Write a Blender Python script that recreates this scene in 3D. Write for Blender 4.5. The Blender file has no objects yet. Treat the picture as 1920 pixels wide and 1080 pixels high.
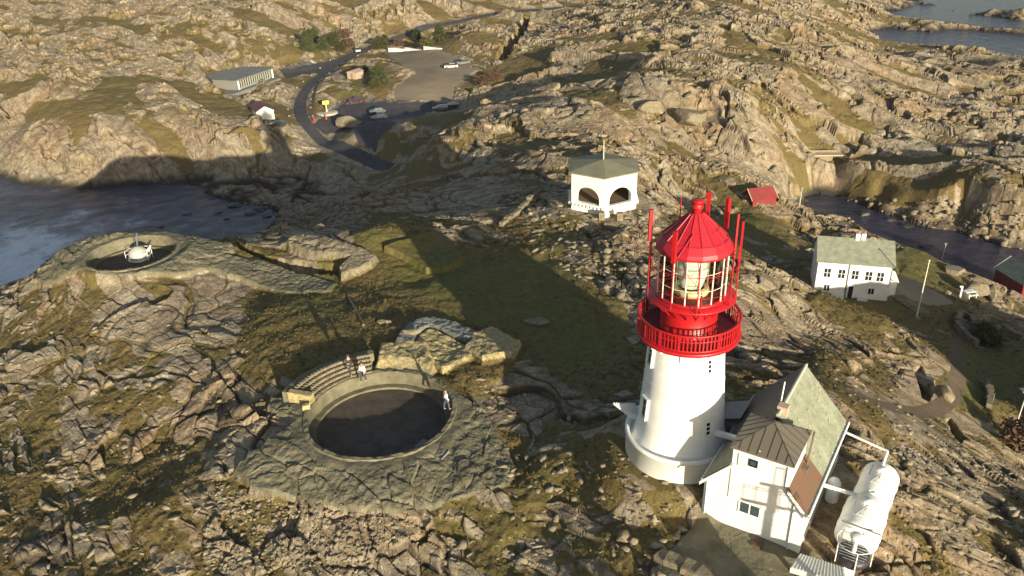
import bpy, math, random, time
import numpy as np
from mathutils import Vector, Matrix
T0 = time.time()
S = bpy.context.scene
col = S.collection
# ------------------------------------------------------------------ camera
F = 1500.0; TH = math.radians(27); RO = math.radians(2.0); H = 31.0
fw = np.array([0, math.cos(TH), -math.sin(TH)]); r0 = np.array([1., 0, 0]); u0 = np.cross(r0, fw)
RT = r0*math.cos(RO)-u0*math.sin(RO); UP = u0*math.cos(RO)+r0*math.sin(RO)
cam = bpy.data.cameras.new('camera'); co = bpy.data.objects.new('camera', cam); col.objects.link(co)
cam.sensor_width = 36; cam.lens = F/1920*36; cam.clip_end = 40000; cam.clip_start = 0.5
m = Matrix(((RT[0], UP[0], -fw[0]), (RT[1], UP[1], -fw[1]), (RT[2], UP[2], -fw[2]))).to_4x4()
m.translation = (0, 0, H); co.matrix_world = m
S.camera = co
S.render.resolution_x = 1920; S.render.resolution_y = 1080
# ------------------------------------------------------------------ world, sun, exposure
SEL = math.radians(10.9); SAZ = math.radians(23.5)
sunv = Vector((math.sin(SAZ)*math.cos(SEL), -math.cos(SAZ)*math.cos(SEL), math.sin(SEL)))
w = bpy.data.worlds.new('World'); S.world = w; w.use_nodes = True
nt = w.node_tree; bg = nt.nodes['Background']
sky = nt.nodes.new('ShaderNodeTexSky'); sky.sky_type = 'NISHITA'; sky.sun_disc = False
sky.sun_elevation = SEL; sky.sun_rotation = math.pi-SAZ; sky.dust_density = 1.5
nt.links.new(sky.outputs[0], bg.inputs[0]); bg.inputs[1].default_value = 0.085
sl = bpy.data.lights.new('sun', 'SUN'); sl.energy = 4.9; sl.angle = math.radians(0.5); sl.color = (1.0, .91, .70)
so = bpy.data.objects.new('sun', sl); col.objects.link(so)
so.rotation_euler = (-sunv).to_track_quat('-Z', 'Y').to_euler()
S.view_settings.view_transform = 'Standard'; S.view_settings.look = 'None'
S.view_settings.exposure = 0.92; S.view_settings.gamma = 1
SEA = -29.0
# ------------------------------------------------------------------ projection helpers
def ray(x, y): return RT*(x-960)-UP*(y-540)+fw*F
def at(x, y, z):
    d = ray(x, y); return np.array([0, 0, H])+d*((z-H)/d[2])
def proj(X, Y, Z):
    dx, dy, dz = X, Y, Z-H
    wv = dx*fw[0]+dy*fw[1]+dz*fw[2]; wv = np.maximum(wv, 1e-3)
    return 960+F*(dx*RT[0]+dy*RT[1]+dz*RT[2])/wv, 540-F*(dx*UP[0]+dy*UP[1]+dz*UP[2])/wv
def azd(px, D, z, py=540):
    d = ray(px, py); a = math.atan2(d[0], d[1]); return np.array([D*math.sin(a), D*math.cos(a), z])
# ------------------------------------------------------------------ terrain control points (photo column, row, height)
CP = '''-300 1070 -9;0 1070 -7;200 1070 -6;400 1070 -5.5;600 1070 -5;800 1070 -4.5;1000 1070 -3.5;1200 1070 -2;1400 1070 -1.3;1600 1070 -1.6;1750 1070 -2;1900 1070 -3.5;2200 1070 -5
960 1400 -3;0 1400 -6;1900 1400 -3;-300 800 -13;-300 600 -14;2200 900 -14
0 950 -7.5;200 950 -6.3;400 950 -4.6;560 960 -4.1;800 975 -3.9;1000 950 -3.2;1100 900 -2.2;1200 930 -1.2;1300 960 -1.1
1170 830 -0.3;1240 895 -0.3;1350 740 -0.6;1420 720 -1;1270 835 -0.2;1400 900 -1;1600 760 -2.2;1650 760 -4;1680 900 -1.6;1560 960 -1.3;1700 980 -1.8;1800 950 -3.5;1900 960 -5.5;1700 850 -3.5
570 790 -3.05;715 700 -3;860 780 -3;715 860 -3.05;700 950 -3.3;500 880 -3.5;900 900 -3.2;950 850 -3.3;715 780 -3
0 850 -8.5;150 850 -7;300 850 -6;0 700 -8.4;150 700 -6.6;300 700 -5.2;450 700 -4;0 600 -8.6;150 560 -5;0 548 -9.6;60 520 -6.6;100 482 -5.6;170 448 -4.2
165 480 -3.6;325 475 -3.5;250 443 -3.7;250 505 -3.5;330 447 -4;400 455 -4.2;440 470 -4.4;500 478 -4.8;450 540 -4.6;560 540 -5.1
1040 700 -3.8;1120 760 -2;900 700 -3.5;1000 650 -4.4;700 500 -4.9;800 480 -5.4;850 550 -4.8;950 500 -5.2;1000 560 -4.8;1100 560 -4.2;1100 640 -4.5;900 600 -4.8;700 580 -4.3;500 590 -4.3;550 640 -3.7;400 560 -4.6;300 560 -4.6;650 650 -3.3
560 460 -4.8;620 445 -5.1;700 440 -3.9;800 430 -5.03;950 440 -5.6;870 400 -8;930 380 -9.3;1000 370 -7.5;1060 420 -5.5;1130 405 -4.3;1075 395 -4.2;1195 388 -4.2;1130 380 -4;1180 420 -5;1050 460 -5;1150 450 -4.2;1200 480 -4.4;1200 540 -4
1230 400 -6;1320 440 -6.3;1388 490 -6;1400 560 -4.5;1500 550 -7.5;1450 550 -6;1600 592 -9;1500 610 -8;1450 650 -4.5;1550 660 -7;1700 622 -10.5;1780 680 -11.3;1700 700 -9;1620 700 -6;1830 775 -11;1720 770 -8;1920 888 -10;1820 850 -7.5
760 405 -10;700 395 -13;650 420 -12;560 425 -21;520 430 -27;480 447 -28;750 355 -21.1;850 370 -13.5;640 380 -23.8;590 400 -24.5;900 340 -15;1000 335 -13
1300 385 -20;1260 372 -19.5;1420 400 -19.5;1450 440 -19;1400 470 -19;1480 400 -23;1540 432 -23.5;1500 440 -20.5;1520 540 -18;1662 568 -18;1600 592 -18.2;1500 500 -18.3;1690 500 -19.5;1720 470 -23;1700 462 -27
1750 520 -22;1720 592 -18.6;1800 535 -23;1850 560 -23.5;1800 610 -20;1900 640 -21;1850 700 -18.5;1900 760 -17.5;1790 640 -18.8;1900 580 -25.5;1780 492 -27;1870 530 -28;1920 560 -28.5;1660 440 -28;1600 425 -28
1560 385 -32;1600 405 -33;1700 445 -33;1800 475 -34;1900 510 -34;1850 495 -33;1650 425 -33
1500 358 -27.5;1560 362 -27;1640 390 -27;1720 408 -27;1790 424 -27;1850 445 -27;1920 455 -27;1830 372 -22.3;1900 385 -22.5;1700 365 -25.5;1620 340 -25
1400 342 -20;1405 372 -20.3;1330 350 -19;1330 300 -20.5;1450 300 -21.5;1540 298 -24.3;1540 332 -26;1590 350 -26;1700 320 -23.5;1800 300 -21.5;1900 300 -21.5;1950 200 -21
1300 250 -17;1450 220 -16;1600 220 -19;1750 230 -21;1880 200 -22;1200 300 -12.5;1100 270 -13;1200 200 -12;1350 150 -11;1500 130 -12;1600 150 -17;1700 170 -21;1850 150 -23;1900 110 -25
1100 150 -15;1100 80 -13;1250 80 -10;1400 70 -10;1500 70 -13;1540 100 -15;1600 95 -20;1650 95 -25;1250 10 -8;1400 10 -10;1550 20 -18;1600 50 -23;1780 90 -27;1640 15 -24
1700 60 -33;1800 57 -34;1700 75 -33;1900 75 -34;1900 12 -35;1700 30 -33;1800 24 -33;1720 43 -25.5;1800 40 -26;1850 45 -26.5;1780 10 -26;1850 14 -26
950 305 -14.5;1000 250 -14.5;800 275 -17;760 245 -20;850 232 -18;720 275 -22.6;755 318 -23.1;850 322 -18.5;1380 260 -17.5;660 238 -21.5
700 310 -25.1;620 270 -25.4;560 235 -23;640 255 -25.1;700 225 -23;800 205 -23;850 200 -23;780 188 -21.6;560 200 -23;575 165 -21.7;900 205 -20
800 155 -20;760 110 -19.5;870 130 -19;600 140 -21;670 95 -20;760 60 -17.5;830 40 -16;900 30 -15;1000 18 -14;1060 12 -13.5;650 150 -20.3;700 150 -20.3
480 155 -21;430 165 -20.7;520 135 -21;520 100 -17;420 100 -15.5;300 100 -14;500 40 -11;600 60 -16;650 55 -16;680 10 -10;750 20 -11;850 90 -17;890 60 -14;960 70 -16;960 130 -18
500 228 -21.5;450 225 -18;400 240 -19;300 200 -18;200 165 -16;250 230 -18.5;100 170 -15.5;0 150 -16;0 60 -13;150 60 -12;100 100 -14;250 40 -10;540 240 -23;350 150 -17
100 343 -28.6;150 354 -28.6;190 343 -28.6;260 338 -28.6;330 343 -28.6;390 362 -28.6;50 338 -28.6;0 325 -29;-100 315 -28.6;460 378 -28.5;520 383 -28;150 280 -22.5;250 280 -23;50 260 -21.8;400 300 -26.3;450 262 -23.3;450 330 -28;530 300 -26;600 300 -26.1;650 330 -25.9;560 350 -28.3;620 355 -28.1
0 400 -34;250 400 -35;450 400 -31;380 410 -32;150 380 -33;-200 400 -35;50 450 -34;0 355 -32;300 370 -33'''
cps = []
for t in CP.replace('\n', ';').split(';'):
    a, b, c = [float(q) for q in t.split()]; q = at(a, b, max(c, SEA)); q[2] = c; cps.append(q)
# ground hidden from the photograph behind the crests
for px, D, z in [(60, 93, -14), (60, 101, -28), (60, 116, -34), (170, 98, -16), (170, 106, -27), (170, 120, -34), (250, 98, -14), (250, 106, -25), (250, 122, -34),
                 (330, 99, -14), (330, 108, -26), (330, 125, -33), (420, 100, -15), (420, 110, -26), (420, 125, -31), (500, 105, -17), (500, 116, -26), (-100, 93, -19), (-100, 103, -32), (-100, 125, -35),
                 (1260, 108, -14), (1320, 100, -13), (1400, 92, -13), (1500, 84, -14), (1600, 82, -15.5), (1700, 78, -16), (1790, 75, -16), (1860, 66, -15), (1400, 100, -18), (1320, 112, -18), (1500, 92, -18), (1600, 88, -18),
                 (1960, 60, -14), (2100, 70, -18), (100, 420, -8), (400, 480, -6), (700, 520, -6), (1300, 480, -6)]:
    q = azd(px, 1, 0); cps.append(azd(px, D/q[1], z))
for px in range(-600, 2700, 300):
    cps.append(azd(px, 900, -14 if px < 1350 else -36)); cps.append(azd(px, 1800, -10 if px < 1350 else -40))
    cps.append(azd(px, 9, -3))
for D in (60, 120, 240, 480):
    cps.append(azd(-1600, D, -30)); cps.append(azd(3600, D, -24))
for q in ((58, 57, -10), (64, 62, -10.5), (56, 49, -9.5), (66, 50, -9.5)): cps.append(np.array(q, float))  # unseen ridge off to the right, raised to shade the keeper house
cps = np.array(cps)
def uv(P):
    return np.stack([np.arctan2(P[..., 0], P[..., 1]), np.log(np.hypot(P[..., 0], P[..., 1]))], -1)
Q = uv(cps); n = len(Q)
def ker(r2): return 0.5*r2*np.log(r2+1e-12)
K = ker(((Q[:, None]-Q[None])**2).sum(-1))+np.eye(n)*2e-4
Pm = np.c_[np.ones(n), Q]; A = np.block([[K, Pm], [Pm.T, np.zeros((3, 3))]])
sol = np.linalg.solve(A, np.r_[cps[:, 2], 0, 0, 0])
NU, NV = 300, 300
ug = np.linspace(math.radians(-80), math.radians(80), NU); vg = np.linspace(math.log(7), math.log(2600), NV)
UU, VV = np.meshgrid(ug, vg, indexing='ij'); G2 = np.stack([UU.ravel(), VV.ravel()], -1)
bz = np.empty(len(G2))
for i in range(0, len(G2), 10000):
    g = G2[i:i+10000]; bz[i:i+10000] = ker(((g[:, None]-Q[None])**2).sum(-1))@sol[:n]+sol[n]+g@sol[n+1:]
bz = np.clip(bz, -40, 1.0).reshape(NU, NV)
def base(X, Y):
    u = np.clip((np.arctan2(X, Y)-ug[0])/(ug[1]-ug[0]), 0, NU-1.001); v = np.clip((np.log(np.hypot(X, Y)+1e-6)-vg[0])/(vg[1]-vg[0]), 0, NV-1.001)
    i = u.astype(int); j = v.astype(int); a = u-i; b = v-j
    return (bz[i, j]*(1-a)+bz[i+1, j]*a)*(1-b)+(bz[i, j+1]*(1-a)+bz[i+1, j+1]*a)*b
DS = np.exp(np.linspace(math.log(12), math.log(1500), 3000))
def hit(px, py, hf):
    d = ray(px, py); k = DS/math.hypot(d[0], d[1]); X = d[0]*k; Y = d[1]*k; Z = H+d[2]*k
    below = np.nonzero(Z <= np.maximum(hf(X, Y), SEA))[0]
    i = below[0] if len(below) else len(DS)-1
    return np.array([X[i], Y[i], Z[i]])
# ------------------------------------------------------------------ terrain grid
az = np.radians(np.r_[np.linspace(-78, -45, 60, endpoint=False), np.linspace(-45, 45, 1400), np.linspace(45, 78, 61)[1:]])
rr = [9.]
while rr[-1] < 2300:
    D = rr[-1]; rr.append(D+np.interp(D, [10, 24, 28, 60, 90, 150, 250, 480, 600, 1000, 2300], [1.5, .6, .11, .12, .18, .32, .55, 1.1, 6, 20, 80]))
rr = np.array(rr); NA, NR = len(az), len(rr)
AZ, RR = np.meshgrid(az, rr, indexing='ij')
X = (np.sin(AZ)*RR).ravel(); Y = (np.cos(AZ)*RR).ravel()
Z0 = base(X, Y)
PX, PY = proj(X, Y, Z0)
f4 = np.float32
def hsh(i, j, s):
    n_ = (i.astype(np.int64)*374761393+j.astype(np.int64)*668265263+s*974634777) & 0x7fffffff
    n_ = ((n_ ^ (n_ >> 13))*1274126177) & 0x7fffffff
    return ((n_ ^ (n_ >> 16)) & 0xffff).astype(f4)/65535
def vnoise(x, y, s=0):
    i = np.floor(x); j = np.floor(y); a = (x-i).astype(f4); b = (y-j).astype(f4); i = i.astype(np.int64); j = j.astype(np.int64)
    a = a*a*(3-2*a); b = b*b*(3-2*b)
    return ((hsh(i, j, s)*(1-a)+hsh(i+1, j, s)*a)*(1-b)+(hsh(i, j+1, s)*(1-a)+hsh(i+1, j+1, s)*a)*b)*2-1
def fbm(x, y, o=4, s=0, g=.5):
    r = 0; a = 1
    for k in range(o): r = r+a*vnoise(x*2**k+17.3*k, y*2**k-9.1*k, s+k); a *= g
    return r
def slabs(x, y, s):
    """fractured rock: every cell is a tilted slab with its own level; returns slab height (-1..1) and distance to the crack"""
    i0 = np.floor(x).astype(np.int64); j0 = np.floor(y).astype(np.int64)
    f1 = np.full(x.shape, 9, f4); f2 = np.full(x.shape, 9, f4); hh = np.zeros(x.shape, f4)
    for di in (-1, 0, 1):
        for dj in (-1, 0, 1):
            i = i0+di; j = j0+dj
            dx = (x-i-.1-.8*hsh(i, j, s)).astype(f4); dy = (y-j-.1-.8*hsh(i, j, s+1)).astype(f4)
            d = np.sqrt(dx*dx+dy*dy)
            h = hsh(i, j, s+2)*1.2-.6+dx*(hsh(i, j, s+3)*2-1)*1.1+dy*(hsh(i, j, s+4)*2-1)*1.1
            n1 = d < f1
            f2 = np.where(n1, f1, np.minimum(f2, d)); hh = np.where(n1, h, hh); f1 = np.where(n1, d, f1)
    return hh, f2-f1
def sst(a, b, x):
    t = np.clip((x-a)/(b-a), 0, 1); return t*t*(3-2*t)
def polysd(poly, x, y):
    """signed distance in photo pixels, positive inside"""
    P = np.array(poly, float); x0, y0 = P.min(0)-40; x1, y1 = P.max(0)+40
    out = np.full(x.shape, -99.0); k = np.nonzero((x > x0) & (x < x1) & (y > y0) & (y < y1))[0]
    if not len(k): return out
    a = x[k]; b = y[k]; d = np.full(len(k), 1e9); ins = np.zeros(len(k), bool)
    for q in range(len(P)):
        xa, ya = P[q]; xb, yb = P[(q+1) % len(P)]
        t = np.clip(((a-xa)*(xb-xa)+(b-ya)*(yb-ya))/((xb-xa)**2+(yb-ya)**2+1e-9), 0, 1)
        d = np.minimum(d, np.hypot(a-xa-t*(xb-xa), b-ya-t*(yb-ya)))
        c = ((ya > b) != (yb > b)) & (a < (xb-xa)*(b-ya)/(yb-ya+1e-12)+xa); ins ^= c
    out[k] = np.where(ins, d, -d); return out
def blobs(lst, x, y, D):
    num = np.zeros(x.shape); den = np.full(x.shape, 1e-4)
    for px, py, r, v in lst:
        g = np.exp(-(((x-px)/r)**2+((y-py)/(r*.7))**2)); num += g*v; den += g
    return num, den
# how much soil and grass fills the hollows (-1 bare rock .. 1 meadow) by place
VEG = [(600, 600, 90, 1.1), (560, 640, 60, 1), (700, 560, 80, .9), (850, 560, 80, 1.2), (980, 560, 80, 1.3), (1080, 620, 80, 1.3), (700, 450, 70, .9), (800, 500, 60, 1.1), (1000, 450, 50, .6), (1100, 700, 60, .9), (900, 690, 40, .7), (1000, 520, 30, 1),
       (150, 640, 110, .1), (400, 640, 80, .0), (100, 800, 130, .2), (450, 740, 60, -.1), (280, 750, 50, .35), (200, 880, 60, .3), (400, 870, 60, .35), (150, 960, 90, .1), (330, 960, 60, .15), (60, 1000, 60, -.2), (520, 1020, 100, 0), (900, 1000, 90, .45), (1100, 880, 80, .45), (1020, 760, 70, -.35), (1200, 1000, 60, .3), (1040, 1000, 60, .1), (1000, 1050, 50, -.1),
       (1150, 460, 50, -.3), (1050, 440, 40, .4), (1030, 400, 40, .1), (950, 390, 50, -.2), (1180, 520, 40, -.5), (1450, 600, 60, -.45), (1400, 540, 40, -.5), (1570, 640, 55, .8), (1540, 600, 30, .6), (1650, 680, 40, .1), (1760, 680, 40, .2), (1830, 730, 30, .9), (1850, 830, 30, .5), (1650, 800, 60, -.2), (1800, 900, 90, -.3), (1700, 1000, 80, -.3), (1450, 690, 50, -.4),
       (1400, 440, 70, .9), (1320, 400, 50, .7), (1600, 580, 60, 1.2), (1760, 560, 60, 1.2), (1720, 490, 40, 1.2), (1880, 700, 80, 1.2), (1850, 620, 50, .6), (1530, 410, 40, -.5),
       (150, 270, 160, -.9), (300, 280, 100, -.9), (450, 280, 50, -.9), (100, 200, 90, -.5), (300, 170, 60, .15), (400, 210, 50, .5), (260, 60, 140, -.3), (100, 60, 140, -.25), (420, 80, 90, -.25), (480, 220, 40, .4), (620, 160, 60, 1), (700, 140, 40, .9), (660, 180, 40, 1.1), (560, 140, 40, .7), (600, 90, 50, .9), (700, 40, 80, -.4), (800, 75, 50, .6), (660, 245, 40, .8), (620, 330, 80, -.7), (560, 260, 20, .6),
       (800, 270, 70, -.55), (860, 235, 40, .2), (970, 280, 70, .1), (1040, 320, 60, 0), (910, 160, 50, .45), (1000, 100, 80, -.2), (1150, 130, 120, -.05), (1200, 230, 100, -.15), (1300, 130, 120, -.1), (1450, 200, 120, -.15), (1330, 310, 40, .5), (1250, 290, 40, .5), (1400, 270, 60, -.4), (1500, 90, 90, .05), (1650, 180, 90, .15), (1700, 130, 60, .45), (1850, 170, 80, .1), (1650, 260, 60, -.4), (1850, 230, 70, -.3), (1740, 320, 60, 0), (1880, 420, 50, -.9), (1450, 330, 50, .5), (1750, 80, 60, 0), (620, 400, 80, -.4), (800, 370, 50, -.3)]
vn, vd = blobs(VEG, PX, PY, None); veg = vn/vd*np.minimum(vd*3, 1)
# ---- zones made by people: (kind, polygon in the photo, min, max distance, raise, edge, roughness left)
ZN = [
 ('apron', [(440, 885), (468, 850), (520, 815), (556, 792), (500, 768), (508, 746), (560, 752), (582, 712), (640, 684), (705, 690), (790, 712), (850, 735), (905, 765), (930, 800), (968, 880), (955, 915), (880, 935), (820, 955), (740, 968), (640, 955), (560, 938), (480, 922)], 25, 60, .3, 4, .24),
 ('battery', [(58, 532), (84, 500), (120, 474), (165, 450), (235, 439), (300, 439), (370, 452), (436, 462), (440, 478), (420, 482), (500, 497), (560, 522), (600, 530), (634, 540), (622, 556), (565, 562), (510, 552), (450, 528), (390, 512), (330, 522), (240, 520), (150, 520), (100, 535)], 60, 97, .5, 3, .4),
 ('slabwall', [(740, 658), (765, 622), (812, 606), (900, 638), (898, 655), (872, 652), (812, 624), (786, 634), (776, 660)], 45, 70, .9, 2.2, .05),
 ('rubblemound', [(776, 662), (788, 636), (812, 627), (872, 655), (885, 680), (830, 702)], 45, 70, .55, 5, .5),
 ('masonry', [(700, 714), (716, 657), (800, 655), (818, 700), (800, 722), (745, 722)], 40, 65, .9, 5, .3),
 ('masonry', [(614, 694), (640, 684), (701, 672), (690, 712), (640, 705)], 40, 65, .5, 4, .3),
 ('masonry', [(874, 664), (888, 640), (925, 628), (978, 655), (962, 682), (905, 690)], 40, 65, .9, 5, .4),
 ('bunker', [(528, 466), (560, 458), (605, 460), (650, 474), (695, 488), (711, 500), (700, 513), (640, 538), (636, 520), (660, 500), (600, 492), (560, 480)], 65, 105, 1.0, 2.5, .6),
 ('trench', [(442, 452), (500, 480), (560, 490), (600, 499), (650, 506), (632, 522), (600, 520), (545, 510), (500, 488), (452, 470)], 65, 100, -1.5, 3, .3),
 ('bunkergrass', [(722, 478), (742, 470), (822, 448), (850, 470), (872, 502), (850, 516), (800, 522)], 65, 100, .9, 2.5, .5),
 ('yard', [(1228, 1066), (1250, 1040), (1314, 968), (1392, 984), (1500, 1032), (1620, 1090), (1560, 1200), (1380, 1200)], 20, 45, .1, 4, .06),
 ('parking', [(586, 236), (600, 218), (640, 193), (700, 189), (850, 191), (864, 205), (800, 214), (745, 232), (715, 255), (702, 282), (672, 268), (660, 250), (610, 252)], 120, 300, 0, 3, .0),
 ('sideroad', [(522, 128), (560, 122), (648, 106), (625, 132), (540, 149), (528, 142)], 200, 340, 0, 3, .0),
 ('gravel', [(722, 100), (828, 95), (868, 112), (895, 130), (858, 165), (850, 190), (738, 187), (735, 165), (775, 137), (755, 122)], 180, 360, 0, 3, .03),
 ('housepad', [(1500, 520), (1680, 500), (1690, 590), (1600, 600), (1510, 572)], 83, 115, 0, 10, .03),
 ('yardpath', [(1664, 520), (1690, 515), (1760, 545), (1790, 565), (1760, 572), (1700, 560), (1668, 562)], 83, 125, 0, 3, .03),
 ('hole', [(1716, 690), (1728, 686), (1748, 735), (1742, 752), (1730, 745), (1722, 715)], 50, 72, -1.2, 2, .5),
 ('hole', [(1772, 786), (1782, 784), (1812, 822), (1800, 828)], 45, 70, -1.0, 2, .5),
 ('cliffcrack', [(940, 92), (960, 70), (985, 30), (995, 28), (985, 60), (965, 90), (945, 108), (930, 110)], 200, 420, -5, 3, 1),
]
zone = np.zeros(len(X), np.int16); zkinds = ['']
dz = np.zeros(len(X)); rough = np.ones(len(X)); inzone = np.zeros(len(X))
for kind, poly, d0, d1, rs, ed, rf in ZN:
    sd = polysd(poly, PX, PY)+vnoise(X*.6, Y*.6, 5)*2.2+vnoise(X*2, Y*2, 6)*.8
    ok = (Y > d0) & (Y < d1)
    ed = ed*1.7; mk = np.where(ok, sst(-ed*.5, ed*.5, sd), 0)
    dz = dz*(1-mk)+rs*mk; rough = rough*(1-mk)+rf*mk
    wide = np.where(ok, sst(-25, 0, sd), 0)*(0.75 if rf < .04 else 0); rough = np.minimum(rough, 1-wide*(1-rf))
    if kind not in zkinds: zkinds.append(kind)
    zone[mk > .5] = zkinds.index(kind); inzone = np.maximum(inzone, mk)
# ---- roads and paths: centre lines followed on the ground
def wline(pts): return np.array([hit(a, b, base)[:2] for a, b in pts])
def linedist(L, x, y, pad=12):
    out = np.full(x.shape, 99.0); k = np.nonzero((x > L[:, 0].min()-pad) & (x < L[:, 0].max()+pad) & (y > L[:, 1].min()-pad) & (y < L[:, 1].max()+pad))[0]
    a = x[k]; b = y[k]; d = np.full(len(k), 99.0)
    for (xa, ya), (xb, yb) in zip(L[:-1], L[1:]):
        t = np.clip(((a-xa)*(xb-xa)+(b-ya)*(yb-ya))/((xb-xa)**2+(yb-ya)**2+1e-9), 0, 1)
        d = np.minimum(d, np.hypot(a-xa-t*(xb-xa), b-ya-t*(yb-ya)))
    out[k] = d; return out
def smoothline(L, it=2):
    for _ in range(it):
        Qn = [L[0]]
        for a, b in zip(L[:-1], L[1:]): Qn += [a*.75+b*.25, a*.25+b*.75]
        L = np.array(Qn+[L[-1]])
    return L
ROADS = [('road', [(1080, 12), (1000, 18), (900, 30), (830, 44), (770, 62), (720, 78), (670, 97), (630, 118), (595, 145), (572, 168), (560, 195), (564, 225), (590, 252), (640, 280), (690, 300), (725, 314)], 1.7),
         ('footpath', [(1788, 640), (1796, 690), (1790, 735), (1764, 764), (1715, 772), (1660, 764), (1600, 738)], .75)]
roadlines = {}
for nm, pts, hw in ROADS:
    L = smoothline(wline(pts)); roadlines[nm] = L
    d = linedist(L, X, Y); mk = sst(hw+.25, hw-.25, d)
    rough *= 1-sst(hw+5, hw+.5, d)*.97
    if nm not in zkinds: zkinds.append(nm)
    zone[(mk > .5)] = zkinds.index(nm); inzone = np.maximum(inzone, mk)
# ---- flat footings under buildings
foot = [((15.0, 36.5), 4.5, -1.05), ((9.85, 38.9), 3.9, -.12), ((11.4, 91.0), 5.5, -4.2), ((43.6, 93.0), 6.5, -18.05)]
for (cx, cy), r, z in foot:
    k = sst(r+2.0, r, np.hypot(X-cx, Y-cy)); Z0 = Z0*(1-k)+z*k; rough = rough*(1-k)+.06*k
# ---- rock relief
s0 = math.radians(48); XA = X*math.cos(s0)-Y*math.sin(s0); YA = X*math.sin(s0)+Y*math.cos(s0)
YB = YA; XB = XA*.55
wx = fbm(X/7, Y/7, 3, 3)*1.8; wy = fbm(X/7+50, Y/7, 3, 9)*1.8
wx2 = fbm(X/1.6, Y/1.6, 2, 23)*.14; wy2 = fbm(X/1.6+50, Y/1.6, 2, 29)*.14
big = fbm(XB/34, YB/22, 3, 40)*2.3
sm_ = sst(-.45, .45, fbm(X/26, Y/26, 2, 47))
SMB = [(80, 280, 110, .05), (230, 270, 110, .05), (380, 260, 80, .1), (470, 270, 50, .05), (450, 200, 60, .4), (300, 80, 120, .6), (100, 80, 100, .45), (600, 330, 60, .2), (780, 275, 60, .25), (880, 290, 50, .4), (1850, 300, 80, .3), (1350, 290, 50, .2), (1400, 550, 60, .35), (1480, 620, 50, .3), (100, 760, 60, .4), (420, 660, 60, .35), (60, 1020, 60, .2), (1800, 960, 80, .35), (1750, 880, 50, .3)]
qn, qd = blobs(SMB, PX, PY, None); qw = np.clip(qd*1.4, 0, 1); sm_ = sm_*(1-qw)+qw*np.clip(qn/qd, 0, 1)
a1, c1 = slabs((XB+wx*2)/13, (YB+wy*2)/11, 100)
a2, c2 = slabs((XB+wx)/4.6, (YB+wy)/3.8, 200)
a3, c3 = slabs((XB+wx*.6+wx2)/1.7, (YB+wy*.6+wy2)/1.35, 300)
a4, c4 = slabs((XB+wx*.4+wx2)/.62, (YB+wy*.4+wy2)/.5, 400)
far = sst(70, 190, RR.ravel())
dome = fbm(XB/16, YB/11, 2, 51); dome = 1-np.abs(dome)*2.2; fine_ = .22+.95*sm_
hr = a1*(.38+1.0*far)+a2*(.36+.5*far)*(.35+.75*sm_)+a3*(.30+.12*far)*fine_+a4*.07*fine_+dome*(.12+1.7*far)*(1-sm_*.75)
hr -= (1-sst(0, .10, c1))*(.25+.7*far)+(1-sst(0, .10, c2))*(.22+.18*far)*(.5+.6*sm_)+(1-sst(0, .12, c3))*.15*fine_+(1-sst(0, .16, c4))*.03
hr += fbm(X*.9, Y*.9, 4, 60)*.06
above = sst(SEA-1, SEA+4, Z0)
rocky = rough
hz = hr*(.35+.65*above)
# soft soil surface that fills the hollows
soft = fbm(X/5, Y/5, 4, 70)*.22+fbm(X/.8, Y/.8, 3, 75)*.09
lev = -.30+veg*.95+.06*far*sst(-.75, -.3, veg)+fbm(X/9, Y/9, 3, 80)*.25+fbm(X/3, Y/3, 2, 81)*.14
hv = soft+lev
rel = hz-hv
vegm = sst(.10, -.12, rel)
hollow = sst(-.02, -.34, a2*.45*(.5+.5*far)+a3*.42+fbm(X/2.2, Y/2.2, 3, 83)*.22)*np.clip(.45+.9*sm_, 0, 1)*sst(-1.0, -.45, veg)*np.clip(rough, 0, 1)
vegm = np.maximum(vegm, hollow*.85)
kk = .18; hm = np.clip(.5+.5*(hz-hv)/kk, 0, 1); comb = hv*(1-hm)+hz*hm+kk*hm*(1-hm)
dsea = sst(SEA-.2, SEA+2.5, Z0+comb*.5)
comb = comb*dsea+hz*(1-dsea); vegm = vegm*dsea
bigm = sst(60, 150, RR.ravel())
lowk = np.clip(veg-.5, 0, 1)
Zf = Z0+(comb*(1-.55*np.clip(lowk, 0, 1)))*rough+big*bigm*np.clip(rough*2, 0, 1)*.6*above+dz+inzone*np.isin(zone, [zkinds.index(q) for q in ('apron', 'battery', 'masonry', 'rubblemound', 'bunker', 'slabwall')])*(fbm(X*2.0, Y*2.0, 4, 97)*.07+(a3*.06-(1-sst(0, .07, c3))*.05)*1.0)
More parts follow.
